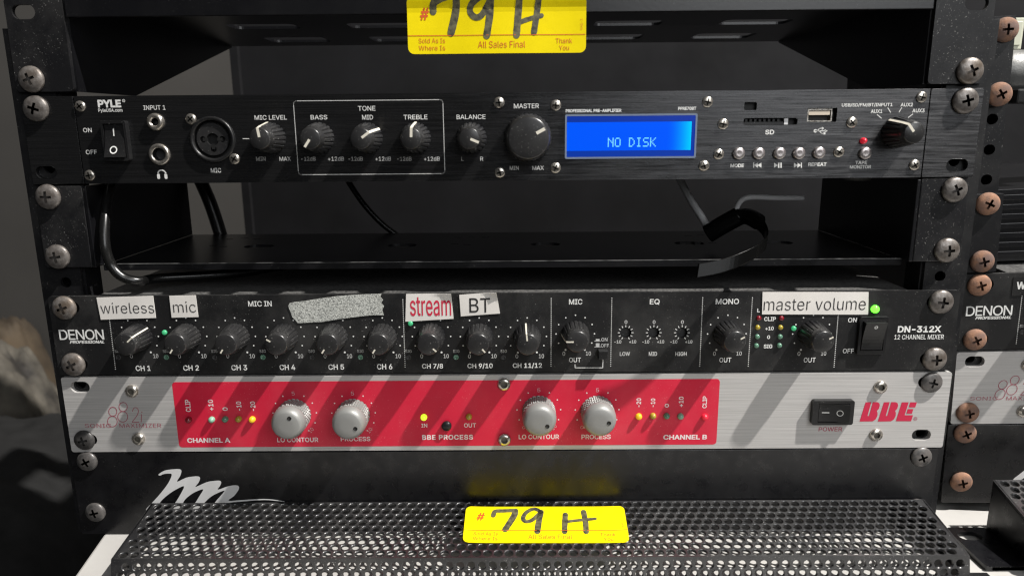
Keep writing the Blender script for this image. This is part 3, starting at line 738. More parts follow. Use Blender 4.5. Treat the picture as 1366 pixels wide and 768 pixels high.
# object coordinates of the lcd gradient are relative to the preamp base, whose x is 0
# card slot, usb port
def port(px0, px1, py0, py1): return U(px0, (py0 + py1) / 2)[0], U(px1, (py0 + py1) / 2)[0], U((px0 + px1) / 2, py1)[1], U((px0 + px1) / 2, py0)[1]
a0, a1, c0, c1 = port(992, 1064, 157.5, 167)
b = MB(); b.box(a0 - .5, a1 + .5, 3.0, 3.6, c0 - .5, c1 + .5, 'hole'); b.box(a0 + .2, a1 - 5, 1.2, 3.0, c0 + .1, c0 + 1.6, 'case')
for k in range(8): b.box(a0 + 1 + k * 2.3, a0 + 2.1 + k * 2.3, 1.0, 2.6, c0 + 1.7, c1 - .5, 'plastic')
b.box(a1 - 6.5, a1 - 4.6, 0.6, 3, c0 + .2, c1 - .2, 'cablegrey'); part('card_slot', b, PR)
a0, a1, c0, c1 = port(993, 1009.5, 136.5, 147); b = MB(); b.box(a0 - .5, a1 + .5, 2.4, 3.6, c0 - .5, c1 + .5, 'hole'); part('sensor_window', b, PR)
a0, a1, c0, c1 = port(1077, 1116.5, 144, 163)
b = MB(); b.box(a0 - .5, a1 + .5, 3.0, 3.6, c0 - .5, c1 + .5, 'hole')
b.panel(rrect(a0 + .1, a1 - 2.3, c0 + .2, c1 - .5, .3, 2), [rrect(a0 + .7, a1 - 2.9, c0 + .8, c1 - 1.1, .2, 2)], 0.3, 3.0, 'chrome')
b.box(a0 + .9, a1 - 3.4, 0.5, 3.0, (c0 + c1) / 2 + .0, c1 - 1.4, 'usbtongue'); part('usb_port', b, PR)
# buttons
bm_ = MB(); bm_.lathe([(2.95, 0.0), (2.95, -1.6), (2.7, -2.0), (1.2, -1.85), (0.02, -1.8)], 0, 0, 'spun', 28); BTN = bm_.mesh('metal_button')
for q in ((984.8, 204.5), (1011.4, 204.5), (1039, 204.3), (1065, 204.3), (1091.7, 203.7), (1153, 204.3)):
    x, z = U(*q); place('button', BTN, PR, x, 0, z)
led(PR, 1151, 187.8, 1.5, 3.0, 'led_red', label='small red indicator light')
# lettering
L = MB()
T(L, 'PYLE', 130.4, 161.5, 133.3, 143.6, bold=0.04); T(L, 'PyleUSA.com', 131.3, 163.5, 145, 150.6, bold=0.015)
x, z = U(165, 134.6); L.flat(ring(x, z, .75, .5, 14), on_panel, 'white'); text_box(L, 'R', x - .25, x + .25, z - .3, z + .3, 'white', on_panel)
for a in (('INPUT 1', 191.4, 220.7, 140.7, 146.8), ('ON', 111, 122.5, 170.8, 176.7), ('OFF', 114.6, 129.5, 200, 206), ('MIC', 281.3, 295, 224.2, 230.4),
          ('MIC LEVEL', 339.6, 382.7, 153.8, 160), ('BASS', 414.4, 436.6, 153.5, 159.7), ('TONE', 477.6, 500.8, 141.5, 148), ('MID', 483, 497.6, 153.5, 159.7),
          ('TREBLE', 538.3, 570.2, 153.3, 159.5), ('BALANCE', 609, 647.6, 153, 159.2), ('MASTER', 685.4, 719, 138.3, 144.8)): T(L, *a, bold=0.007)
for a in (('MIN', 341.7, 354.3), ('MAX', 372.7, 388), ('-12dB', 401.8, 421), ('+12dB', 437.5, 459), ('-12dB', 464.8, 484), ('+12dB', 500.8, 521.6), ('-12dB', 529.8, 549), ('+12dB', 565.6, 586.7),
          ('L', 615.4, 618.4), ('R', 640.5, 644.7)): T(L, *a, 209.2, 214.7, mat='dimwhite', bold=0.006)
T(L, 'MIN', 680, 692, 221.4, 226.8, 'dimwhite'); T(L, 'MAX', 710, 725.6, 221.3, 226.8, 'dimwhite')
T(L, 'PROFESSIONAL PRE-AMPLIFIER', 754.6, 829, 145.6, 150, bold=0.03); T(L, 'PPRE70BT', 904.6, 928.6, 142.7, 147.2, bold=0.03)
T(L, 'SD', 1020.7, 1032.7, 173.2, 179.6, bold=0.028); T(L, 'MODE', 974.2, 992.4, 218.5, 223.4, bold=0.03); T(L, 'REPEAT', 1078, 1102.6, 216.9, 221.8, bold=0.03)
T(L, 'TAPE', 1141, 1156.5, 214.8, 219.2, bold=0.02); T(L, 'MONITOR', 1133.6, 1161.8, 220.4, 225, bold=0.02)
T(L, 'USB/SD/FM/BT/INPUT1', 1122.8, 1190.5, 137.7, 142.9, bold=0.02); T(L, 'AUX1', 1161.5, 1177, 146.2, 151.2, bold=0.02); T(L, 'AUX2', 1201.3, 1217.7, 137.4, 142.4, bold=0.02); T(L, 'AUX3', 1216.8, 1233.3, 145.3, 150.3, bold=0.02)
for a, c in (((1170.2, 153.3), (1175.5, 157.7)), ((1184.3, 144.2), (1187.8, 150)), ((1202.8, 143.6), (1199.3, 149.7)), ((1217.4, 152.4), (1211.6, 156.8)), ((324.3, 185.2), (333.6, 185.2))): PL(L, [a, c], .38)
c = [U(391.2, 134.9), U(591, 134.9), U(593.4, 233.2), U(398.5, 233.2)]
x0, x1, z1, z0 = (c[0][0] + c[3][0]) / 2, (c[1][0] + c[2][0]) / 2, c[0][1], c[3][1]
rr_ = rrect(x0, x1, z0, z1, 1.6, 5); L.flat(line(rr_ + rr_[:1], .38), on_panel, 'dimwhite')
def poly_px(mb, pts, mat='white'): mb.flat([[U(*q) for q in pts]], on_panel, mat)
for x0 in (1005.8, 1010.6): poly_px(L, [(x0 + 5, 217), (x0 + 5, 224), (x0, 220.5)])
poly_px(L, [(1004.6, 217), (1006, 217), (1006, 224), (1004.6, 224)])
poly_px(L, [(1032.4, 217), (1037.6, 220.5), (1032.4, 224)])
for x0 in (1037.8, 1041): poly_px(L, [(x0, 217), (x0 + 1.8, 217), (x0 + 1.8, 224), (x0, 224)])
for x0 in (1059, 1063.6): poly_px(L, [(x0, 217), (x0 + 4.8, 220.5), (x0, 224)])
poly_px(L, [(1068.2, 217), (1069.6, 217), (1069.6, 224), (1068.2, 224)])
PL(L, [(1087.5, 174.8), (1101, 174.8)], .45); DOT(L, 1087.5, 174.8, .9); poly_px(L, [(1100, 172.6), (1104, 174.8), (1100, 177)])
PL(L, [(1090, 174.8), (1093.4, 171.4), (1096.5, 171.4)], .4); DOT(L, 1097, 171.4, .65)
PL(L, [(1092.5, 174.8), (1096, 178.2), (1098.6, 178.2)], .4); poly_px(L, [(1098, 176.8), (1101, 176.8), (1101, 179.6), (1098, 179.6)])
hx, hz = U(216.3, 233)
arc = [(hx + 2.1 * math.cos(a), hz + .2 + 2.1 * math.sin(a)) for a in [math.pi * k / 12 for k in range(13)]]
L.flat([[(hx + ri * math.cos(a), hz + .2 + ri * math.sin(a)) for ri, a in ((1.75, q * math.pi / 12), (2.4, q * math.pi / 12), (2.4, (q + 1) * math.pi / 12), (1.75, (q + 1) * math.pi / 12))] for q in range(12)], on_panel, 'white')
for s in (-1, 1): L.flat([rrect(hx + s * 1.9 - .75, hx + s * 1.9 + .75, hz - 2.2, hz + .5, .6, 4)], on_panel, 'white')
part_clusters('printed_lettering', L, PR, 5.5)

# ================================================================== mixer
MX = thing('mixer', (0, 0, 82.2), 'black twelve channel rack mixer with white tape labels stuck along its top edge', 'mixer', 'twelve channel mixers')
eqp = [(834.6, 443.5), (872, 443.5), (909.6, 443.5)]
b = MB()
holes = [slot(s * HX + 1.6 * (-s), z, 11.5, 6.4) for s in (-1, 1) for z in (88.7, 120.3)] + [circ(*U(*q), 3.1, 22) for q in eqp]
b.panel(rrect(-241.5, 242.5, 82.3, 126.3, 1.6, 3), holes, 0.0, 2.6, 'mixer'); part('front_panel', b, MX, 0.45)
b = MB(); b.box(-217, 217, 2.7, 190, 84, 125.2, 'case'); part('case', b, MX, 0.5)
b = MB(); b.box(-217, 217, 2.7, 190, 125.25, 125.9, 'lid'); part('dusty_lid', b, MX, 0.2)
rack_screws(MX, [(-HX, 88.7), (-HX, 120.3), (HX, 88.7), (HX, 120.3)])
L = MB()
T(L, 'DENON', 79, 138.6, 439.2, 453, bold=0.006, sp=0.9); T(L, 'PROFESSIONAL', 93, 139.3, 453.9, 457.9, bold=0.03, shear=0.3)
def dotted(a, c, mat='white'):
    A = Vector(U(*a)); B = Vector(U(*c)); n = int((B - A).length / 1.08)
    for k in range(n + 1):
        q = A.lerp(B, k / n); L.flat([[(q.x - .24, q.y - .24), (q.x + .24, q.y - .24), (q.x + .24, q.y + .24), (q.x - .24, q.y + .24)]], on_panel, mat)
for a, c in (((146.3, 427), (154.2, 492)), ((537.4, 399.6), (540.4, 489)), ((735.3, 398), (735, 488)), ((816.2, 397.5), (814.6, 488)), ((937.4, 397), (933.3, 488)), ((1003.7, 397), (998, 488)), ((1118, 420.7), (1112.5, 489))): dotted(a, c)
CH = [('CH 1', 181, 201), ('CH 2', 244.4, 265.5), ('CH 3', 308.6, 329.7), ('CH 4', 373, 393.8), ('CH 5', 438, 459), ('CH 6', 502.9, 523.4), ('CH 7/8', 563, 591), ('CH 9/10', 623.6, 657.3), ('CH 11/12', 684, 723)]
ANG = [48, 213, 213, 300, 213, 213, 133, 140, -6]
def dial(mb, kx, kz, r=10.3, mat='white'):
    for k in range(11):
        a = math.radians(-150 + 30 * k); mb.flat([circ(kx + r * math.sin(a), kz + r * math.cos(a), .42 if 0 < k < 10 else .55, 8)], on_panel, mat)
for i, (s, p0, p1) in enumerate(CH):
    T(L, s, p0, p1, 487.2 - 3.4 * i / 8, 494.4 - 3.3 * i / 8, bold=0.016)
    kx = U((p0 + p1) / 2, 489)[0]; kz = U((p0 + p1) / 2, 448.5)[1]
    knob(MX, KN_M, PT_ML if i in (0, 8) else PT_M, kx, kz, ANG[i]); dial(L, kx, kz)
    text_box(L, '0', kx - 6.4, kx - 4.9, kz - 12.2, kz - 9.9, 'dimwhite', on_panel); text_box(L, '10', kx + 6.2, kx + 9.0, kz - 12.2, kz - 9.9, 'dimwhite', on_panel)
    text_box(L, 'SIG', kx - 14.4, kx - 11.0, kz - 9.0, kz - 7.3, 'dimwhite', on_panel, bold=0.0)
    b = MB(); b.lathe([(1.5, 0), (1.4, -0.25), (1.0, -0.3), (0.9, 0.0), (0.02, -0.4)], 0, 0, 'led_green_off' if i % 2 else 'case', 16)
    place('indicator_light', b.mesh('signal_light'), MX, kx - 12.9, 0, kz - 11.6)
for q in ((219.8, 443), (547.7, 431), (1058.6, 437.7)): led(MX, *q, 1.35, 1.3, 'led_small_green', label='lit green signal light')
for px, dg in ((767, -90), (967.5, 62), (1080, 62)):
    kx = U(px, 480)[0]; kz = U(px, 445)[1]; knob(MX, KN_M, PT_M if dg > 0 else PT_ML, kx, kz, dg); dial(L, kx, kz)
    text_box(L, '0', kx - 6.8, kx - 5.3, kz - 12.2, kz - 9.9, 'dimwhite', on_panel); text_box(L, '10', kx + 5.8, kx + 8.6, kz - 12.2, kz - 9.9, 'dimwhite', on_panel)
    text_box(L, 'OUT', kx - 3.2, kx + 3.2, kz - 16.0, kz - 13.3, 'white', on_panel)
T(L, 'MIC IN', 331, 362.5, 401.3, 408.6, bold=0.016); T(L, 'MIC', 759, 776.9, 398.7, 406, bold=0.016); T(L, 'EQ', 866.8, 880, 398.6, 406.3, bold=0.016); T(L, 'MONO', 954.7, 985.8, 398.3, 405.6, bold=0.016)
for q, s, p0, p1 in zip(eqp, ('LOW', 'MID', 'HIGH'), (826.7, 865.4, 900.8), (840.4, 876.5, 916)):
    x, z = U(*q)
    T(L, s, p0, p1, 469, 474.3, 'dimwhite', bold=0.02); text_box(L, '0', x - .75, x + .75, z + 4.9, z + 6.9, 'dimwhite', on_panel, bold=0.02)
    text_box(L, '-10', x - 6.0, x - 2.2, z - 6.0, z - 4.1, 'dimwhite', on_panel, bold=0.02); text_box(L, '+10', x + 2.0, x + 5.8, z - 6.0, z - 4.1, 'dimwhite', on_panel, bold=0.02)
    for k in range(11):
        a = math.radians(-150 + 30 * k); r0, r1 = 3.25, 4.0
        L.flat(line([(x + r0 * math.sin(a), z + r0 * math.cos(a)), (x + r1 * math.sin(a), z + r1 * math.cos(a))], .4), on_panel, 'white')
    b = MB(); b.lathe([(3.1, 2.6), (3.1, 7), (2.2, 7), (2.0, 5.0), (0.02, 5.0)], x, z, 'hole', 22); b.box(x - 1.5, x + 1.5, 4.9, 5.2, z - .3, z + .3, 'plastic'); part('trim_control', b, MX)
T(L, 'ON', 802, 810.3, 450.3, 455, 'dimwhite'); T(L, 'OFF', 801.5, 812.3, 458.2, 462.9, 'dimwhite')
for py, h in ((453.2, 1.0), (461, 1.9)):
    x, z = U(797.2, py); L.flat([[(x - 1.7, z - .8), (x + 1.7, z - .8), (x + 1.7, z - .45), (x - 1.7, z - .45)], [(x - 1.0, z - .45), (x + 1.0, z - .45), (x + 1.0, z - .45 + h), (x - 1.0, z - .45 + h)]], on_panel, 'dimwhite')
PL(L, [(767, 486), (767.2, 490.2), (804, 490.2), (804.4, 479)], .4)
x, z = U(803.5, 470); b = MB(); b.box(x - 2.5, x + 2.5, -5.0, 0.2, z - 2.4, z + 2.4, 'plastic'); part('push_button', b, MX, 0.3)
T(L, 'L', 1010, 1013.8, 411.3, 416.3, bold=.03)
for s, p0, p1, y0, y1 in (('CLIP', 1019.3, 1034.9, 422.4, 428), ('+10', 1021, 1032, 435.3, 440.3), ('0', 1023.2, 1027.2, 447, 451.8), ('SIG', 1018.7, 1030.2, 459, 464.3)): T(L, s, p0, p1, y0, y1, bold=.025)
for q, mt_ in zip(((1012, 424.2), (1010.5, 436.5), (1010, 448.8), (1008.8, 460.8), (1042.2, 424.2), (1041, 436.5), (1040.4, 448.8), (1039.5, 460.5)), ('led_red_off', 'led_yellow_off', 'led_green_off', 'led_green_off') * 2):
    led(MX, *q, 1.35, 1.2, mt_)
T(L, 'ON', 1131.3, 1143, 423.6, 429.7); T(L, 'OFF', 1124.2, 1138.9, 464.6, 470.8)
T(L, 'DN-312X', 1197.5, 1255.5, 434.4, 443.2, bold=.03); T(L, '12 CHANNEL MIXER', 1193, 1259, 446, 452.3, bold=.008)
x0, x1 = U(1143, 447)[0], U(1181, 447)[0]; z0, z1 = U(1163, 471)[1], U(1163, 421)[1]
def mk(f, fn):
    cx = (x0 + x1) / 2; f.flat(ring(cx, z1 - 5.2, .95, .45), fn, 'white')
rocker(MX, (x0, x1), (z0, z1), (x0 + 2.0, x1 - 2.0), (z0 + 2.6, z1 - 2.6), 5.0, 0.15, mk)
led(MX, 1166.9, 411.9, 2.1, 2.2, 'led_power', label='bright green power light')
part_clusters('printed_lettering', L, MX, 5.5)

# ================================================================== sound processor
SP = thing('sound_processor', (0, 0, 37), 'silver brushed sound processor with a red control panel and four knurled knobs', 'processor', 'silver sound processors')
b = MB()
holes = [slot(s * HX - s * 1.5, z, 10.5, 6.4) for s in (-1, 1) for z in (44.6, 75.4)]
b.panel(rrect(-241, 243.6, 37.2, 81.0, 1.2, 3), holes, 0.0, 3.0, 'silver'); part('front_panel', b, SP, 0.4)
b = MB(); b.box(-217, 217, 3.1, 190, 39, 79.5, 'case'); part('case', b, SP, 0.5)
c = [U(229.5, 509.5), U(959.4, 505), U(956.5, 592.8), U(238.8, 595.8)]
b = MB(); b.panel(rrect((c[0][0] + c[3][0]) / 2, (c[1][0] + c[2][0]) / 2, (c[2][1] + c[3][1]) / 2, (c[0][1] + c[1][1]) / 2, 1.9, 5), [], -0.06, 0.02, 'red'); part('red_panel', b, SP)
rack_screws(SP, [(-HX, 44.6), (HX, 75.4)], SCREW)
for ch in kids(SP):
    if ch.name.startswith('mounting_screw'): ch.data = SCREW_DARK
for q in ((672.5, 511.8), (673, 585.5), (176.3, 521), (185.3, 584.5), (1174, 515.6), (1168, 579.2)):
    x, z = U(*q); place('panel_screw', HEX, SP, x, 0, z, random.uniform(0, 1))
L = MB(); R_ = {}
for px, py, dg in ((393.3, 552, 27), (471.8, 552, 112), (718.8, 547.8, 119), (796.5, 547.8, 95)):
    x, z = U(px, py); k = place('knob', KN_B, SP, x, 0, z, math.radians(dg)); k['org'] = [0, 0, 0]
    place('pointer', DOTM, k, 0, -16.05, 4.6)
    for q in range(11):
        if q == 5: continue
        a = math.radians(-144 + 28.8 * q); L.flat([circ(x + 12.0 * math.sin(a), z + 12.0 * math.cos(a), .42, 8)], on_panel, 'pinkwhite')
    text_box(L, '5', x - .85, x + .85, z + 11.0, z + 13.2, 'faintpink', on_panel, 0.0)
    text_box(L, '10', x + 6.8, x + 9.8, z - 10.6, z - 8.4, 'faintpink', on_panel, 0.0, turn=50)
    text_box(L, '0', x - 9.0, x - 7.4, z - 10.6, z - 8.4, 'faintpink', on_panel, 0.0, turn=-50)
for s, p0, p1, y0, y1 in (('CLIP', 247.3, 254.3, 532.6, 548.8), ('+10', 277.8, 284.7, 532.6, 547), ('0', 297, 303.8, 542.7, 547.5), ('-10', 315.3, 322.2, 535, 547.3), ('-20', 334, 340.7, 535, 547.6),
                          ('-20', 848.9, 855.2, 530.6, 542.5), ('-10', 868, 874, 531, 542.4), ('0', 886.7, 892.3, 538.1, 543), ('+10', 905.3, 911.8, 528.6, 542.3), ('CLIP', 937, 943, 528, 544)):
    T(L, s, p0, p1, y0, y1, 'pinkwhite', bold=.02, turn=90)
T(L, 'CHANNEL A', 249.8, 307.2, 583.6, 590, 'pinkwhite', bold=.028); T(L, 'CHANNEL B', 884.8, 943, 579.3, 585.7, 'pinkwhite', bold=.028)
T(L, 'LO CONTOUR', 369.8, 424.6, 583, 589.2, 'pinkwhite', bold=.015); T(L, 'PROCESS', 454.5, 494, 582, 587.9, 'pinkwhite', bold=.015)
T(L, 'LO CONTOUR', 691.9, 745.8, 579, 585.2, 'pinkwhite', bold=.015); T(L, 'PROCESS', 775.7, 814.7, 579, 585.2, 'pinkwhite', bold=.015)
T(L, 'IN', 562, 570, 564.5, 569.6, 'pinkwhite'); T(L, 'OUT', 619, 635, 564, 569.6, 'pinkwhite'); T(L, 'BBE PROCESS', 563.2, 631, 579.4, 586, 'pinkwhite', bold=.028, sp=1.1)
for px, py, mt_ in ((252.4, 558.9, 'led_red_off'), (282.9, 558.9, 'led_pale'), (301, 558.3, 'led_green_off'), (318.8, 558.2, 'led_yellow_off'), (337, 558.6, 'led_amber'), (565.6, 555.8, 'led_lime'), (625.6, 555, 'led_yellow_off'),
                    (852, 554.7, 'led_amber'), (870.8, 554, 'led_yellow_off'), (889, 554, 'led_green_off'), (907.5, 554.4, 'led_pale'), (939.8, 555.3, 'led_red')):
    led(SP, px, py, 1.75, 2.6, mt_, label='lit lime indicator light' if mt_ == 'led_lime' else None)
x, z = U(596, 567); b = MB(); b.lathe([(2.7, 0.2), (2.7, -1.6), (2.3, -2.1), (0.02, -2.2)], x, z, 'plastic', 24); part('push_button', b, SP)
# thin model lettering and the maker's mark
def thin(pts, wd=.33, mat='logo_thin'): L.flat(stroke([U(*q) for q in pts], wd), on_panel, mat)
zz = lambda u, v: (90 + u / 6.4, 490 + v / 6.4)
def eight(cx, cy, w_, h_):
    a = [zz(cx + w_ * .42 * math.sin(t) , cy - h_ * .27 - h_ * .23 * math.cos(t)) for t in [2 * math.pi * k / 10 for k in range(11)]]
    d = [zz(cx - w_ * .04 + w_ * .5 * math.sin(t), cy + h_ * .23 - h_ * .27 * math.cos(t)) for t in [2 * math.pi * k / 10 for k in range(11)]]
    thin(a); thin(d)
eight(388, 420, 82, 168); eight(476, 380, 84, 168)
thin([zz(555, 372), zz(568, 345), zz(592, 343), zz(606, 368), zz(596, 405), zz(565, 448), zz(556, 466), zz(600, 464), zz(612, 466)])
thin([zz(632, 398), zz(630, 464)]); x, z = U(*zz(636, 380)); L.flat([circ(x, z, .3, 8)], on_panel, 'logo_thin')
T(L, 'SONIC', 113.2, 148.5, 564.8, 569.8, 'logo_thin', bold=-0.006); T(L, 'MAXIMIZER', 159.5, 215, 564.6, 569.8, 'logo_thin', bold=-0.006)
T(L, 'POWER', 1092, 1123.5, 569.2, 574.8, 'logo_thin', bold=.01)
part_clusters('printed_lettering', L, SP, 5.5)
L2 = MB(); bq = lambda u, v: (1070 + u / 8.035, 520 + v / 8.035)
def pp(pts): L2.flat([[U(*bq(*q)) for q in pts]], on_panel, 'logo_red')
for dx in (0, 196):
    pp([(680 + dx, 130), (742 + dx, 128), (700 + dx, 275), (716 + dx, 276), (758 + dx, 128), (805 + dx, 128), (828 + dx, 140), (832 + dx, 165), (822 + dx, 200), (800 + dx, 222), (808 + dx, 240), (806 + dx, 275), (788 + dx, 312), (755 + dx, 333), (615 + dx, 335)])
pp([(1068, 130), (1142, 130), (1098, 268), (1188, 268), (1168, 332), (1004, 332)])
pp([(1158, 130), (1230, 130), (1212, 184), (1142, 184)]); pp([(1132, 202), (1192, 202), (1176, 252), (1116, 252)])
x, z = U(*bq(1214, 306)); L2.flat(ring(x, z, 1.0, .78, 16), on_panel, 'logo_thin'); text_box(L2, 'R', x - .4, x + .4, z - .5, z + .5, 'logo_thin', on_panel, 0.0)
part('logo', L2, SP)
x0, x1, z0, z1 = U(1081, 549)[0], U(1135.5, 549)[0], U(1109, 563.5)[1], U(1109, 531.5)[1]
def mk(f, fn):
    cz = (z0 + z1) / 2; f.flat([[(x0 + 5.2, cz - .25), (x0 + 9.2, cz - .25), (x0 + 9.2, cz + .25), (x0 + 5.2, cz + .25)]], fn, 'dimwhite'); f.flat(ring(x0 + 14.6, cz, 1.7, 1.35), fn, 'dimwhite')
rocker(SP, (x0, x1), (z0, z1), (x0 + 3.6, x1 - 3.0), (z0 + 1.8, z1 - 2.0), 5.0, 0.25, mk, vertical=False, bz_h=3.2)

# ================================================================== glossy bottom panel with its script emblem
VP = thing('blank_panel', (0, 0, -13.6), 'glossy black rack panel with a big silver script letter m, under the silver processor', 'panel', 'glossy black panels with a script m')
b = MB(); b.panel(rrect(-242.2, 241.6, -13.5, 36.5, 0.8, 2), [], 0.1, 2.8, 'gloss'); part('front_panel', b, VP, 0.4)
b = MB(); b.box(-217, 217, 2.9, 160, -12, 35, 'case'); part('case', b, VP, 0.5)
zz5 = lambda u, v: U(u / 3.4125, 543 + v / 3.4125)
E1 = [(722, 304), (750, 287), (790, 281), (818, 281), (826, 290), (820, 312), (806, 338), (846, 320), (880, 314), (904, 314), (911, 323), (903, 343), (890, 362), (940, 340), (975, 334), (1000, 333), (1007, 341), (1002, 356), (992, 374),
      (1040, 358), (1075, 354), (1087, 360), (1086, 374), (1066, 402), (1040, 424), (1100, 421), (1200, 416), (1260, 421), (1298, 429), (1258, 425), (1200, 421), (1100, 428), (1010, 437), (985, 446), (960, 462), (980, 430), (1006, 400), (1022, 378),
      (985, 392), (955, 410), (925, 440), (900, 470), (862, 470), (890, 432), (910, 400), (925, 372), (890, 384), (868, 397), (845, 416), (830, 438), (806, 470), (768, 470), (796, 436), (820, 398), (838, 358), (800, 374), (765, 397), (735, 424), (700, 466), (664, 466), (690, 436), (730, 392), (766, 344), (782, 306), (768, 301), (745, 303), (728, 310)]
E2 = []
for q in range(len(E1)):
    a_, b_, c_, d_ = [Vector(E1[(q + k) % len(E1)]) for k in (-1, 0, 1, 2)]
    for t in (0, .33, .67):
        E2.append(tuple(0.5 * ((2 * b_) + (c_ - a_) * t + (2 * a_ - 5 * b_ + 4 * c_ - d_) * t * t + (3 * b_ - a_ - 3 * c_ + d_) * t ** 3)))
b = MB(); b.flat([[zz5(*q) for q in E2]], lambda x, z: (x, 0.0, z), 'silver_print'); part('emblem', b, VP)
rack_screws(VP, [(-HX, 31.75), (-HX, 0.5), (HX, 31.75), (HX, 0.5)], SCREW_DARK, 0.1)

# ---- perforated cover in front of it
PC = thing('perforated_cover', (18, -25, -14), 'black perforated steel cover with a yellow sale tag lying on it, on the white table', 'cover', 'perforated steel covers')
BY, BZ, FY, FZ = -1.0, 6.3, -45.0, -0.6
XL, XR = -199.5, 236.3
sl = math.hypot(FY - BY, FZ - BZ); ty, tz = (FY - BY) / sl, (FZ - BZ) / sl           # down the slope
def perf(xl, xr, length, fn, pitch, row, r, off, th, margin):
    mb = MB(); n = 12
    rows = int((length - 2 * margin) / row)
    y_s = (length - rows * row) / 2
    def quad(x0, x1, t0, t1):
        mb.add([fn(x0, t0, 0), fn(x1, t0, 0), fn(x1, t1, 0), fn(x0, t1, 0)], [(3, 2, 1, 0)], 'meshpaint')
        mb.add([fn(x0, t0, th), fn(x1, t0, th), fn(x1, t1, th), fn(x0, t1, th)], [(0, 1, 2, 3)], 'meshpaint')
    quad(xl, xr, 0, y_s); quad(xl, xr, length - y_s, length)
    for j in range(rows):
        t0 = y_s + j * row; t1 = t0 + row; tc_ = t0 + row / 2
        sh = pitch / 2 if (j + off) % 2 else 0.0
        k = int((xr - xl - 2 * margin - pitch / 2) / pitch); xs = xl + (xr - xl - k * pitch - pitch / 2) / 2 + sh
        quad(xl, xs, t0, t1); quad(xs + k * pitch, xr, t0, t1)
        for i in range(k):
            x0 = xs + i * pitch; xc = x0 + pitch / 2
            sq = []; ci = []
            for q in range(n):
                a = 2 * math.pi * (q + .5) / n; c_, s_ = math.cos(a), math.sin(a)
                m_ = min((pitch / 2) / max(abs(c_), 1e-6), (row / 2) / max(abs(s_), 1e-6))
                sq.append((xc + c_ * m_, tc_ + s_ * m_)); ci.append((xc + c_ * r, tc_ + s_ * r))
            # corners of the cell
            def ring_(g, d): return [fn(xc + (a - xc) * (r + g) / r, tc_ + (c__ - tc_) * min((r + g) / r, (row / 2 - .02) / r), d) for a, c__ in ci]
            fs = []
            vs = [fn(a, c__, 0) for a, c__ in sq] + ring_(.46, 0) + ring_(0, th) + [fn(a, c__, th) for a, c__ in sq]
            rim = ring_(.46, 0) + ring_(.30, .04) + ring_(.12, .18) + ring_(0, .46) + ring_(0, th); rf = []
            for q in range(n):
                p_ = (q + 1) % n
                fs += [(q, n + q, n + p_, p_), (2 * n + q, 3 * n + q, 3 * n + p_, 2 * n + p_)]
                rf += [(k * n + q, k * n + n + q, k * n + n + p_, k * n + p_) for k in range(4)]
            mb.add(rim, rf, 'meshpaint', True)
            cn = [(xc + sx * pitch / 2, tc_ + sy * row / 2) for sx, sy in ((1, 1), (-1, 1), (-1, -1), (1, -1))]
            base = len(vs); vs += [fn(a, c__, 0) for a, c__ in cn] + [fn(a, c__, th) for a, c__ in cn]
            for ci_, ang in enumerate((math.atan2(row, pitch), math.pi - math.atan2(row, pitch), math.pi + math.atan2(row, pitch), 2 * math.pi - math.atan2(row, pitch))):
                q = int(math.floor(ang / (2 * math.pi / n) - .5)) % n; p_ = (q + 1) % n
                fs += [(base + ci_, q, p_), (base + 4 + ci_, 3 * n + p_, 3 * n + q)]
            mb.add(vs, fs, 'meshpaint')
    return mb
def f_top(x, t, d): return (x, BY + ty * t + (-tz) * 0 + d * 0, BZ + tz * t - d)
def f_front(x, t, d): return (x, FY - 0.05 + d - t * 0.22, FZ - t)
PT_, RW = 5.5, 4.8
part('top_grille', perf(XL, XR, sl, f_top, PT_, RW, 2.12, 0, 1.2, 0.3), PC)
part('front_grille', perf(XL, XR, FZ + 13.2, f_front, PT_, 4.5, 1.95, 1, 1.2, 0.3), PC)
for s in (-1, 1):
    b = MB(); x = XL if s < 0 else XR
    pr = [(BY, BZ), (FY, FZ), (FY - 2.8, -13.4), (BY, -13.4)]
    o_ = -0.2 * s
    vs = [(x + o_, y, z) for y, z in pr] + [(x + o_ - s * 1.2, y, z) for y, z in pr]
    b.add(vs, [(0, 1, 2, 3), (7, 6, 5, 4), (0, 4, 5, 1), (1, 5, 6, 2), (2, 6, 7, 3), (3, 7, 4, 0)], 'gloss'); part('side_wall', b, PC, 0.2)
    b = MB(); xa_, xb_ = (x - 8, x + 2) if s < 0 else (x - 2, x + 12)
    b.box(xa_, xb_, FY - 30, FY + 3, -13.4, -12.2, 'steel'); part('foot_flange', b, PC, 0.3)

# ================================================================== stickers
TN = Vector((0, tz, -ty)).normalized()
if TN.z < 0: TN = -TN
W_, H_ = 84.2, 25.6
def tag_print(mb, fn, strokes, wd):
    def tx(s, x0, x1, z0, z1, **k): text_box(mb, s, x0, x1, z0, z1, 'tag_red', fn, **k)
    mb.flat([[(x, 8.15), (x + 4.2, 8.15), (x + 4.2, 8.45), (x, 8.45)] for x in [q * 4.2 for q in range(20)]], fn, 'tag_red')
    tx('#', 6.0, 10.4, 15.3, 20.8, bold=0.02, shear=0.15); tx('Sold As Is', 5.1, 17.6, 4.9, 7.1, bold=-0.004); tx('Where Is', 5.1, 17.6, 1.6, 3.8, bold=-0.004)
    tx('All Sales Final', 33.2, 55.5, 2.5, 5.6, bold=-0.004); tx('Thank', 69.9, 77.7, 4.3, 6.6, bold=-0.004); tx('You', 71.5, 76.2, 1.2, 3.4, bold=-0.004)
    text_box(mb, 'KAS-3', 81.4, 82.6, 10.4, 15.2, 'tag_red', fn, bold=-0.01, turn=90)
    for s, k in strokes:
        mb.flat(stroke(s, wd * k, 1.0, 0.05), fn, 'marker')
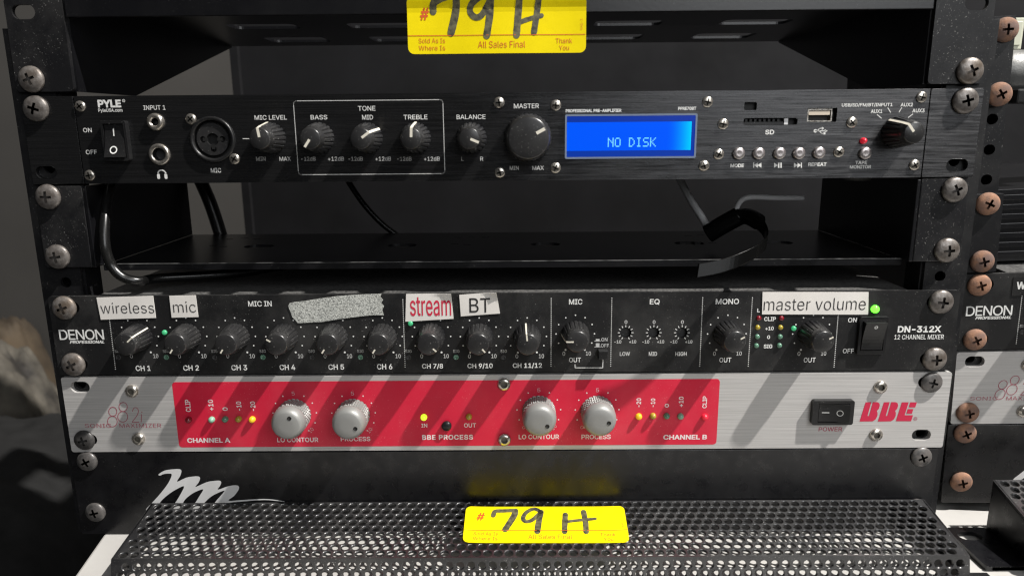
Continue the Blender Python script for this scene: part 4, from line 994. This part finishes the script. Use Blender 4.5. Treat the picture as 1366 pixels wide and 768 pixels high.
# upper tag: folded along the lip
TX0, TX1 = U(543.5, 40, -4)[0], U(782, 40, -4)[0]; TZ0 = U(663, 71.5, -4)[1]; kx_ = (TX1 - TX0) / W_
ZC = U(663, 12.5, -3)[1]
def upfn(d):
    def fn(x, z):
        Z = TZ0 + z * kx_; y = -3.0 - (max(0, ZC - Z)) * 0.06
        if Z > ZC: y = -3.0 - (Z - ZC) * 0.22
        return (TX0 + x * kx_, y - d + 0.35 * math.sin(x * .11), Z)
    return fn
def sheet(fn0, fn1, mat, nx=64, nz=22):
    out = rrect(0, W_, 0, H_, 3.0, 6); mb = MB()
    vs = []; fs = []; rows = []
    for j in range(nz + 1):
        zs_ = [0, .15, .4, .8, 1.3, 2, 3]; zs_ = zs_ + [3 + (H_ - 6) * q / 10 for q in range(1, 10)] + [H_ - q for q in zs_[::-1]]
        z = zs_[j]; ins = 0.0
        r = 3.0
        if z < r: ins = r - math.sqrt(max(0, r * r - (r - z) ** 2))
        if z > H_ - r: ins = r - math.sqrt(max(0, r * r - (z - H_ + r) ** 2))
        rows.append([(ins + (W_ - 2 * ins) * i / nx, z) for i in range(nx + 1)])
    n = nx + 1
    for fn in (fn0, fn1):
        for rw in rows: vs += [fn(*q) for q in rw]
    k = n * (nz + 1)
    for j in range(nz):
        for i in range(nx):
            a = j * n + i; fs += [(a, a + 1, a + n + 1, a + n), (k + a, k + a + n, k + a + n + 1, k + a + 1)]
    for i in range(nx): fs += [(i, k + i, k + i + 1, i + 1), (nz * n + i, nz * n + i + 1, k + nz * n + i + 1, k + nz * n + i)]
    for j in range(nz): fs += [(j * n, (j + 1) * n, k + (j + 1) * n, k + j * n), (j * n + nx, k + j * n + nx, k + (j + 1) * n + nx, (j + 1) * n + nx)]
    mb.add(vs, fs, mat, False); return mb
zu = lambda u, v: ((u - 18) * .0644, (396 - v) * .0644)
ST_U = [([zu(*q) for q in s], k) for s, k in (([(208, 100), (214, 45), (258, 16), (382, -24)], .95), ([(382, -20), (374, 100), (336, 250)], 1.0), ([(628, 5), (590, -12), (500, 42), (478, 100), (516, 142), (566, 124), (630, 20)], .82),
        ([(630, 0), (622, 130), (598, 272)], .95), ([(838, 24), (830, 120), (816, 270)], .92), ([(978, 26), (964, 130), (944, 252)], .82), ([(838, 180), (905, 158), (1000, 134)], .62))]
TGU = thing('sale_tag', (TX0, -3, TZ0), 'yellow sale tag marked 79 H hanging from the lip of the top shelf', 'tag', 'yellow sale tags')
part('paper', sheet(upfn(0), upfn(-0.25), 'yellow'), TGU)
b = MB(); tag_print(b, upfn(0.12), ST_U, 3.5); part('printing', b, TGU)
# lower tag: lying on the cover
cq = [UP(*q, (0, BY, BZ + .3), TN) for q in ((617, 724), (840, 724), (832, 675.5), (622, 676))]
def lowfn(d):
    def fn(x, z):
        a = x / W_; c_ = z / H_; q = (cq[0] * (1 - a) + cq[1] * a) * (1 - c_) + (cq[3] * (1 - a) + cq[2] * a) * c_
        q = q + TN * (d + 0.25 + 0.5 * (abs(a - .5) * 2) ** 6)
        return tuple(q)
    return fn
zl = lambda u, v: ((u - 48) / 1232 * W_, (345 - v) / 280 * H_)
ST_L = [([zl(*q) for q in s], k) for s, k in (([(264, 140), (278, 104), (340, 100), (432, 96)], .85), ([(432, 98), (424, 140), (360, 248)], 1.1), ([(632, 108), (580, 84), (520, 112), (494, 158), (516, 186), (566, 172), (630, 112)], .78),
        ([(632, 108), (614, 190), (602, 264)], 1.05), ([(820, 130), (812, 200), (806, 266)], .95), ([(962, 108), (970, 190), (968, 266)], .95), ([(812, 190), (900, 178), (1046, 165)], .62))]
TGL = thing('sale_tag', (-19, -57, 2), 'yellow sale tag marked 79 H lying on the perforated black cover', 'tag', 'yellow sale tags')
part('paper', sheet(lowfn(0), lowfn(-0.25), 'yellow'), TGL)
b = MB(); tag_print(b, lowfn(0.14), ST_L, 3.0); part('printing', b, TGL)

# white tape labels on the mixer
def tape(name, quad, txt, tb, mat, label, bold=-0.008, curl=0.0, cat='label'):
    P = [Vector(U(*q)) for q in quad]          # tl, tr, br, bl
    t = thing(name, (P[3].x, 0, P[3].y), label, cat, 'white tape labels on the mixer')
    lf = lambda a, c_: curl * max(0, a + c_ - 1.55) ** 1.5 * 5
    nx, nz = 16, 8; vs = []; fs = []
    for yy in (-0.45, -0.12):
        for j in range(nz + 1):
            for i in range(nx + 1):
                a, c_ = i / nx, j / nz; q = (P[3] * (1 - a) + P[2] * a) * (1 - c_) + (P[0] * (1 - a) + P[1] * a) * c_
                lift = lf(a, c_)
                vs.append((q.x, yy - lift, q.y))
    n = nx + 1; k = n * (nz + 1)
    for j in range(nz):
        for i in range(nx):
            a = j * n + i; fs += [(a, a + 1, a + n + 1, a + n), (k + a, k + a + n, k + a + n + 1, k + a + 1)]
    for i in range(nx): fs += [(i, k + i, k + i + 1, i + 1), (nz * n + i, nz * n + i + 1, k + nz * n + i + 1, k + nz * n + i)]
    for j in range(nz): fs += [(j * n, (j + 1) * n, k + (j + 1) * n, k + j * n), (j * n + nx, k + j * n + nx, k + (j + 1) * n + nx, (j + 1) * n + nx)]
    mb = MB(); mb.add(vs, fs, 'paper'); part('tape', mb, t)
    mb = MB(); T(mb, txt, *tb, mat, bold=bold, fn=lambda x, z: (x, -0.56 - lf((x - P[3].x) / (P[2].x - P[3].x), (z - P[3].y) / (P[0].y - P[3].y)) * 1.03, z)); part('lettering', mb, t)
    return t
s_ = 3.4125
Q = lambda ox, pts: [(ox + u / s_, 360 + v / s_) for u, v in pts]
B4 = lambda ox, u0, u1, v0, v1: (ox + u0 / s_, ox + u1 / s_, 360 + v0 / s_, 360 + v1 / s_)
tape('tape_label', Q(0, [(441, 125), (698, 117), (711, 217), (461, 225)]), 'wireless', B4(0, 460, 703, 147, 196), 'ink', 'white tape label lettered wireless, stuck on the mixer above the first knob')
tape('tape_label', Q(0, [(772, 117), (892, 114), (904, 213), (783, 216)]), 'mic', B4(0, 790, 893, 142, 192), 'ink', 'small white tape label lettered mic, stuck on the mixer above the second knob')
tape('tape_label', Q(320, [(757, 109), (962, 106), (973, 221), (754, 234)]), 'stream', B4(320, 775, 962, 122, 208), 'red_ink', 'white tape label lettered stream in red, with a curling corner', bold=0.004, curl=1.0)
tape('tape_label', Q(320, [(999, 113), (1168, 100), (1184, 197), (1006, 210)]), 'BT', B4(320, 1045, 1140, 127, 192), 'ink', 'tilted white tape label lettered BT, beside the red stream label', bold=0.002, curl=1.2)
tape('tape_label', Q(966, [(174, 100), (656, 100), (654, 202), (171, 201)]), 'master volume', B4(966, 180, 643, 127, 182), 'ink', 'long white tape label lettered master volume, at the right end of the mixer')
mk_ = [(220, 165), (228, 150), (246, 146), (300, 140), (360, 130), (450, 118), (540, 112), (600, 109), (645, 108), (640, 122), (652, 136), (644, 150), (656, 165), (648, 182), (655, 205), (610, 204), (560, 209), (470, 220), (370, 236), (310, 238), (265, 241), (252, 226), (240, 215), (232, 190)]
b = MB(); b.panel([U(320 + u / s_, 360 + v / s_) for u, v in mk_][::-1], [], -0.4, -0.1, 'masking')
tag(part('masking_tape', b), 'torn strip of grubby white masking tape on the mixer, with no writing', 'tape')

# ================================================================== cables on and around the lower shelf
def cable(name, pts, r, mat, label, cat='cable', flat=1.0):
    mb = MB(); mb.tube(pts, r, mat, 14, flat); return tag(part(name, mb), label, cat)
def at(px, py, y): x, z = U(px, py, y); return (x, y, z)
cable('power_cable', [at(150, 236, 24), at(141, 280, 8), at(140, 325, 0), at(148, 352, 1), at(163, 369, 1), at(186, 375, 4), at(212, 371, 16), (-150, 40, 131), (-120, 80, 131)], 2.6, 'rubber', 'thick glossy black cable looping down over the left end of the shelf lip')
cable('signal_cable', [at(266, 238, 124), at(280, 270, 124), at(292, 306, 124), at(298, 330, 124), at(304, 365, 124)], 4.4, 'rubber', 'thick black cable dropping behind the left part of the shelf')
cable('thin_cable', [at(462, 238, 121), at(482, 268, 121), at(504, 293, 121), at(526, 311, 121), at(556, 330, 121)], 2.0, 'rubber', 'thin black cable falling to the middle of the shelf')
cable('grey_cable', [at(905, 236, 70), at(921, 266, 66), at(935, 288, 60), at(946, 304, 54), at(958, 300, 46)], 2.2, 'cablegrey', 'grey cable slanting down to the right part of the shelf')
cable('connector_lead', [at(980, 283, 44), at(988, 268, 42), at(1002, 263, 42), at(1035, 264, 46), at(1071, 264, 52)], 1.6, 'cablegrey', 'thin grey lead bent level above the black plug')
plug = thing('plug', (105, 40, 150), 'black moulded plug lying among the cables on the shelf', 'plug')
b = MB(); b.tube([at(944, 312, 45), at(964, 300, 42), at(986, 288, 40)], 5.4, 'strap', 14); part('plug_body', b, plug)
b = MB(); b.tube([at(984, 289, 40), at(998, 289, 36), at(1012, 296, 28)], 4.6, 'strap', 12); part('strain_relief', b, plug)
# flat strap looping out over the lip
b = MB(); pa = [(at(1000, 290, 30), 6.5), (at(1018, 302, 14), 6.5), (at(1024, 320, -2), 6.3), (at(1013, 333, -12), 6.3), (at(990, 345, -18), 6.4), (at(962, 355, -21), 6.5), (at(931, 361, -22), 6.6)]
def band(mb, pa, th, mat, n=5):
    P = [Vector(q) for q, _ in pa]; H = [h for _, h in pa]; vs = []; fs = []; N = (len(P) - 1) * n + 1
    for i in range(N):
        k = min(i // n, len(P) - 2); t = i / n - k; a, b_, c_, d = P[max(k - 1, 0)], P[k], P[k + 1], P[min(k + 2, len(P) - 1)]
        q = 0.5 * ((2 * b_) + (c_ - a) * t + (2 * a - 5 * b_ + 4 * c_ - d) * t * t + (3 * b_ - a - 3 * c_ + d) * t ** 3); h = H[k] * (1 - t) + H[k + 1] * t
        upv = Vector((0.18, 0.30, 1.0)).normalized(); fr = Vector((0.0, -1.0, 0.25)).normalized()
        for s1, s2 in ((-1, 0), (1, 0), (1, 1), (-1, 1)): vs.append(q + upv * h * .55 * s1 - fr * th * s2)
    for i in range(N - 1):
        for j in range(4): fs.append((i * 4 + j, i * 4 + (j + 1) % 4, i * 4 + 4 + (j + 1) % 4, i * 4 + 4 + j))
    fs += [(3, 2, 1, 0), tuple((N - 1) * 4 + j for j in range(4))]
    mb.add(vs, fs, mat)
band(b, pa, 2.4, 'strap'); o = part('cable_strap', b, None, 0.3); tag(o, 'flat black strap looping out over the right part of the shelf lip', 'strap')

# ================================================================== second rack at the right
x0, y0, th, dz, ro, pt = 256.5, 20.4, -0.1048, 4.34, 0.0473, -0.0259
cr_, sr_ = math.cos(ro), math.sin(ro); cp_, sp_ = math.cos(pt), math.sin(pt); ct_, st_ = math.cos(th), math.sin(th)
A = Matrix(((cr_, 0, -sr_), (0, 1, 0), (sr_, 0, cr_)))
Bm = Matrix(((1, 0, 0), (0, cp_, sp_), (0, -sp_, cp_)))
Cm = Matrix(((ct_, -st_, 0), (st_, ct_, 0), (0, 0, 1)))
Rm = (Cm @ Bm @ A)
RK = Matrix.Translation(Vector((x0, y0, 100 + dz)) * S) @ Rm.to_4x4() @ Matrix.Translation(Vector((241.3, 0, -100)) * S)
def RKo(dx=0, dy=0, dz_=0): return RK @ Matrix.Translation(Vector((dx, dy, dz_)) * S)
copy_tree(MX, RKo(), 'black rack mixer with rusty screws and no tape labels, in the right hand rack', rust=SCREW_RUST)
copy_tree(SP, RKo(), 'silver sound processor with rusty screws, cut off at the right edge', rust=SCREW_RUST)
copy_tree(VP, RKo(), 'black panel with a rusty orange screw, at the foot of the right hand rack', rust=SCREW_RUST)
def on_rack(o, org=(0, 0, 0)): o['org'] = [0, 0, 0]; o.location = (0, 0, 0); o.matrix_world = RK; return o
dv = on_rack(thing('rack_device', (0, 0, 0), 'black rack unit with two rusty screws in its ear, right above the right hand mixer', 'rack unit'))
for s in (-1, 1):
    b = MB(); xo, xi = (-241, -224.5) if s < 0 else (224.5, 241); b.panel(rrect(xo, xi, 127.4, 170.4, .6, 2), [], 0.2, 3.0, 'steel'); part('ear', b, dv, 0.5)
b = MB(); b.box(-224, 224, 22, 160, 128.2, 169.5, 'shelf')
for k in range(7): b.box(-222, 222, 21.5, 22, 131 + k * 5.4, 134 + k * 5.4, 'shelf')
part('body', b, dv, 0.4)
for x, z in ((-HX, 133.6), (-HX, 165.2), (HX, 133.6), (HX, 165.2)): place('mounting_screw', SCREW_RUST, dv, x, 0.2, z, random.uniform(-.5, .5), 'rusty orange mounting screw')
br = on_rack(thing('rack_bracket', (0, 0, 0), 'narrow black bracket with two rusty screws beside the rounded grey case, top right', 'bracket'))
b = MB(); b.panel(rrect(-241, -227.0, 216.7, 259.5, .6, 2), [], 0.2, 3.0, 'steel'); part('ear', b, br, 0.5)
b = MB(); b.box(-228.5, -227.0, 3.0, 60, 216.7, 259.5, 'steel'); part('side_flange', b, br, 0.3)
for x, z in ((-HX + .5, 222.2), (-HX + .5, 254.0)): place('mounting_screw', SCREW_RUST, br, x, 0.2, z, random.uniform(-.5, .5), 'rusty orange mounting screw')
wt = on_rack(thing('tape_label', (0, 0, 0), 'black tape label with a white letter W on the right hand mixer', 'label'))
b = MB(); b.panel([(-215.5, 113.5), (-196, 113.5), (-196, 124.0), (-215.5, 124.0)], [], -0.3, -0.1, 'mixer'); part('tape', b, wt)
b = MB(); text_box(b, 'W', -213.6, -208.8, 117.2, 121.4, 'white', lambda x, z: (x, -0.4, z), 0.03); part('lettering', b, wt)
pc2 = copy_tree(PC, Matrix.Translation(Vector((472, -1, 0)) * S) @ Matrix.Translation(Vector((0, 0, -14)) * S) @ Matrix.Diagonal((1, 1, 1.6, 1)) @ Matrix.Translation(Vector((0, 0, 14)) * S), 'black perforated cover with no tag, at the lower right edge')
for ch in kids(pc2):
    if ch.name.startswith('foot_flange'): bpy.data.objects.remove(ch)
b = MB(); tmp = MB()
tmp.panel(rrect(-222, -199, -38, 0, 3, 4), [slot(-213, -9, 13, 8)], 0, 1.3, 'gloss')
b.add([(q[0], q[2], -12.2 - q[1]) for q in tmp.v], [f[::-1] for f in tmp.f], 'gloss'); b.box(-222, -199, -38, -36.8, -13.5, -12.3, 'steel')
f2 = part('foot_flange', b, None, 0.3); f2.parent = pc2; f2.location = (-18 * S, 25 * S, 14 * S)
rk2 = thing('equipment_rack', (480, 150, -14), 'second black rack frame at the right edge, with rust on its screws', 'rack')
rk2['org'] = [0, 0, 0]; rk2.location = (0, 0, 0); rk2.matrix_world = RK
part('rail', rail_mb(-246, -226, -226, -8, 261, zh, -1), rk2, 0.3); part('rail', rail_mb(226, 246, 226, -8, 261, zh, 1), rk2, 0.3)
b = MB(); b.box(-243, -241, 12, 205, -8, 258, 'steel'); part('side_panel', b, rk2, 0.4)
# gear standing on that rack's upper bracket
gc = thing('equipment_case', (330, 40, 225), 'rounded grey metal case standing in the right hand rack, at the top right corner', 'case')
def atx(px, py, y): return U(px, py, y)
gx0, gz1 = U(1347, 64, 45); _, gz0 = U(1347, 124, 45)
b = MB(); rr2 = (gz1 - gz0) / 2; vs = []; fs = []; n = 20
for x, sc in ((gx0, .80), (gx0 + 3, .95), (gx0 + 7, 1.0), (gx0 + 150, 1.0), (gx0 + 154, .95), (gx0 + 157, .8)):
    for i in range(n): a = 2 * math.pi * i / n; vs.append((x, 45 + rr2 * (1 + sc * math.cos(a)), (gz0 + gz1) / 2 + rr2 * sc * math.sin(a)))
for j in range(5):
    for i in range(n): a = j * n + i; c_ = j * n + (i + 1) % n; fs.append((a, c_, c_ + n, a + n))
fs += [tuple(range(n))[::-1], tuple(5 * n + i for i in range(n))]
b.add(vs, fs, 'greycase', True); part('body', b, gc)
lx, lz1 = U(1355, 119, 38); _, lz0 = U(1355, 138, 38); b = MB(); b.box(lx, lx + 40, 36, 60, lz0, lz1, 'plastic'); part('latch', b, gc, 1)
cx0, cz1 = U(1350.5, 24, 60); cx1, cz0 = U(1362, 66, 60)
b = MB(); b.box(cx0, cx1, 60, 75, cz0, cz1, 'cream'); b.box(cx0 + 1.2, cx1 - 1.2, 59.2, 60, cz0 + 2, cz1 - 2, 'cream'); tag(part('plastic_card', b, None, 0.6), 'small pale cream plastic block above the rounded grey case', 'block')

for o in bpy.data.objects:
    if 'org' in o: del o['org']
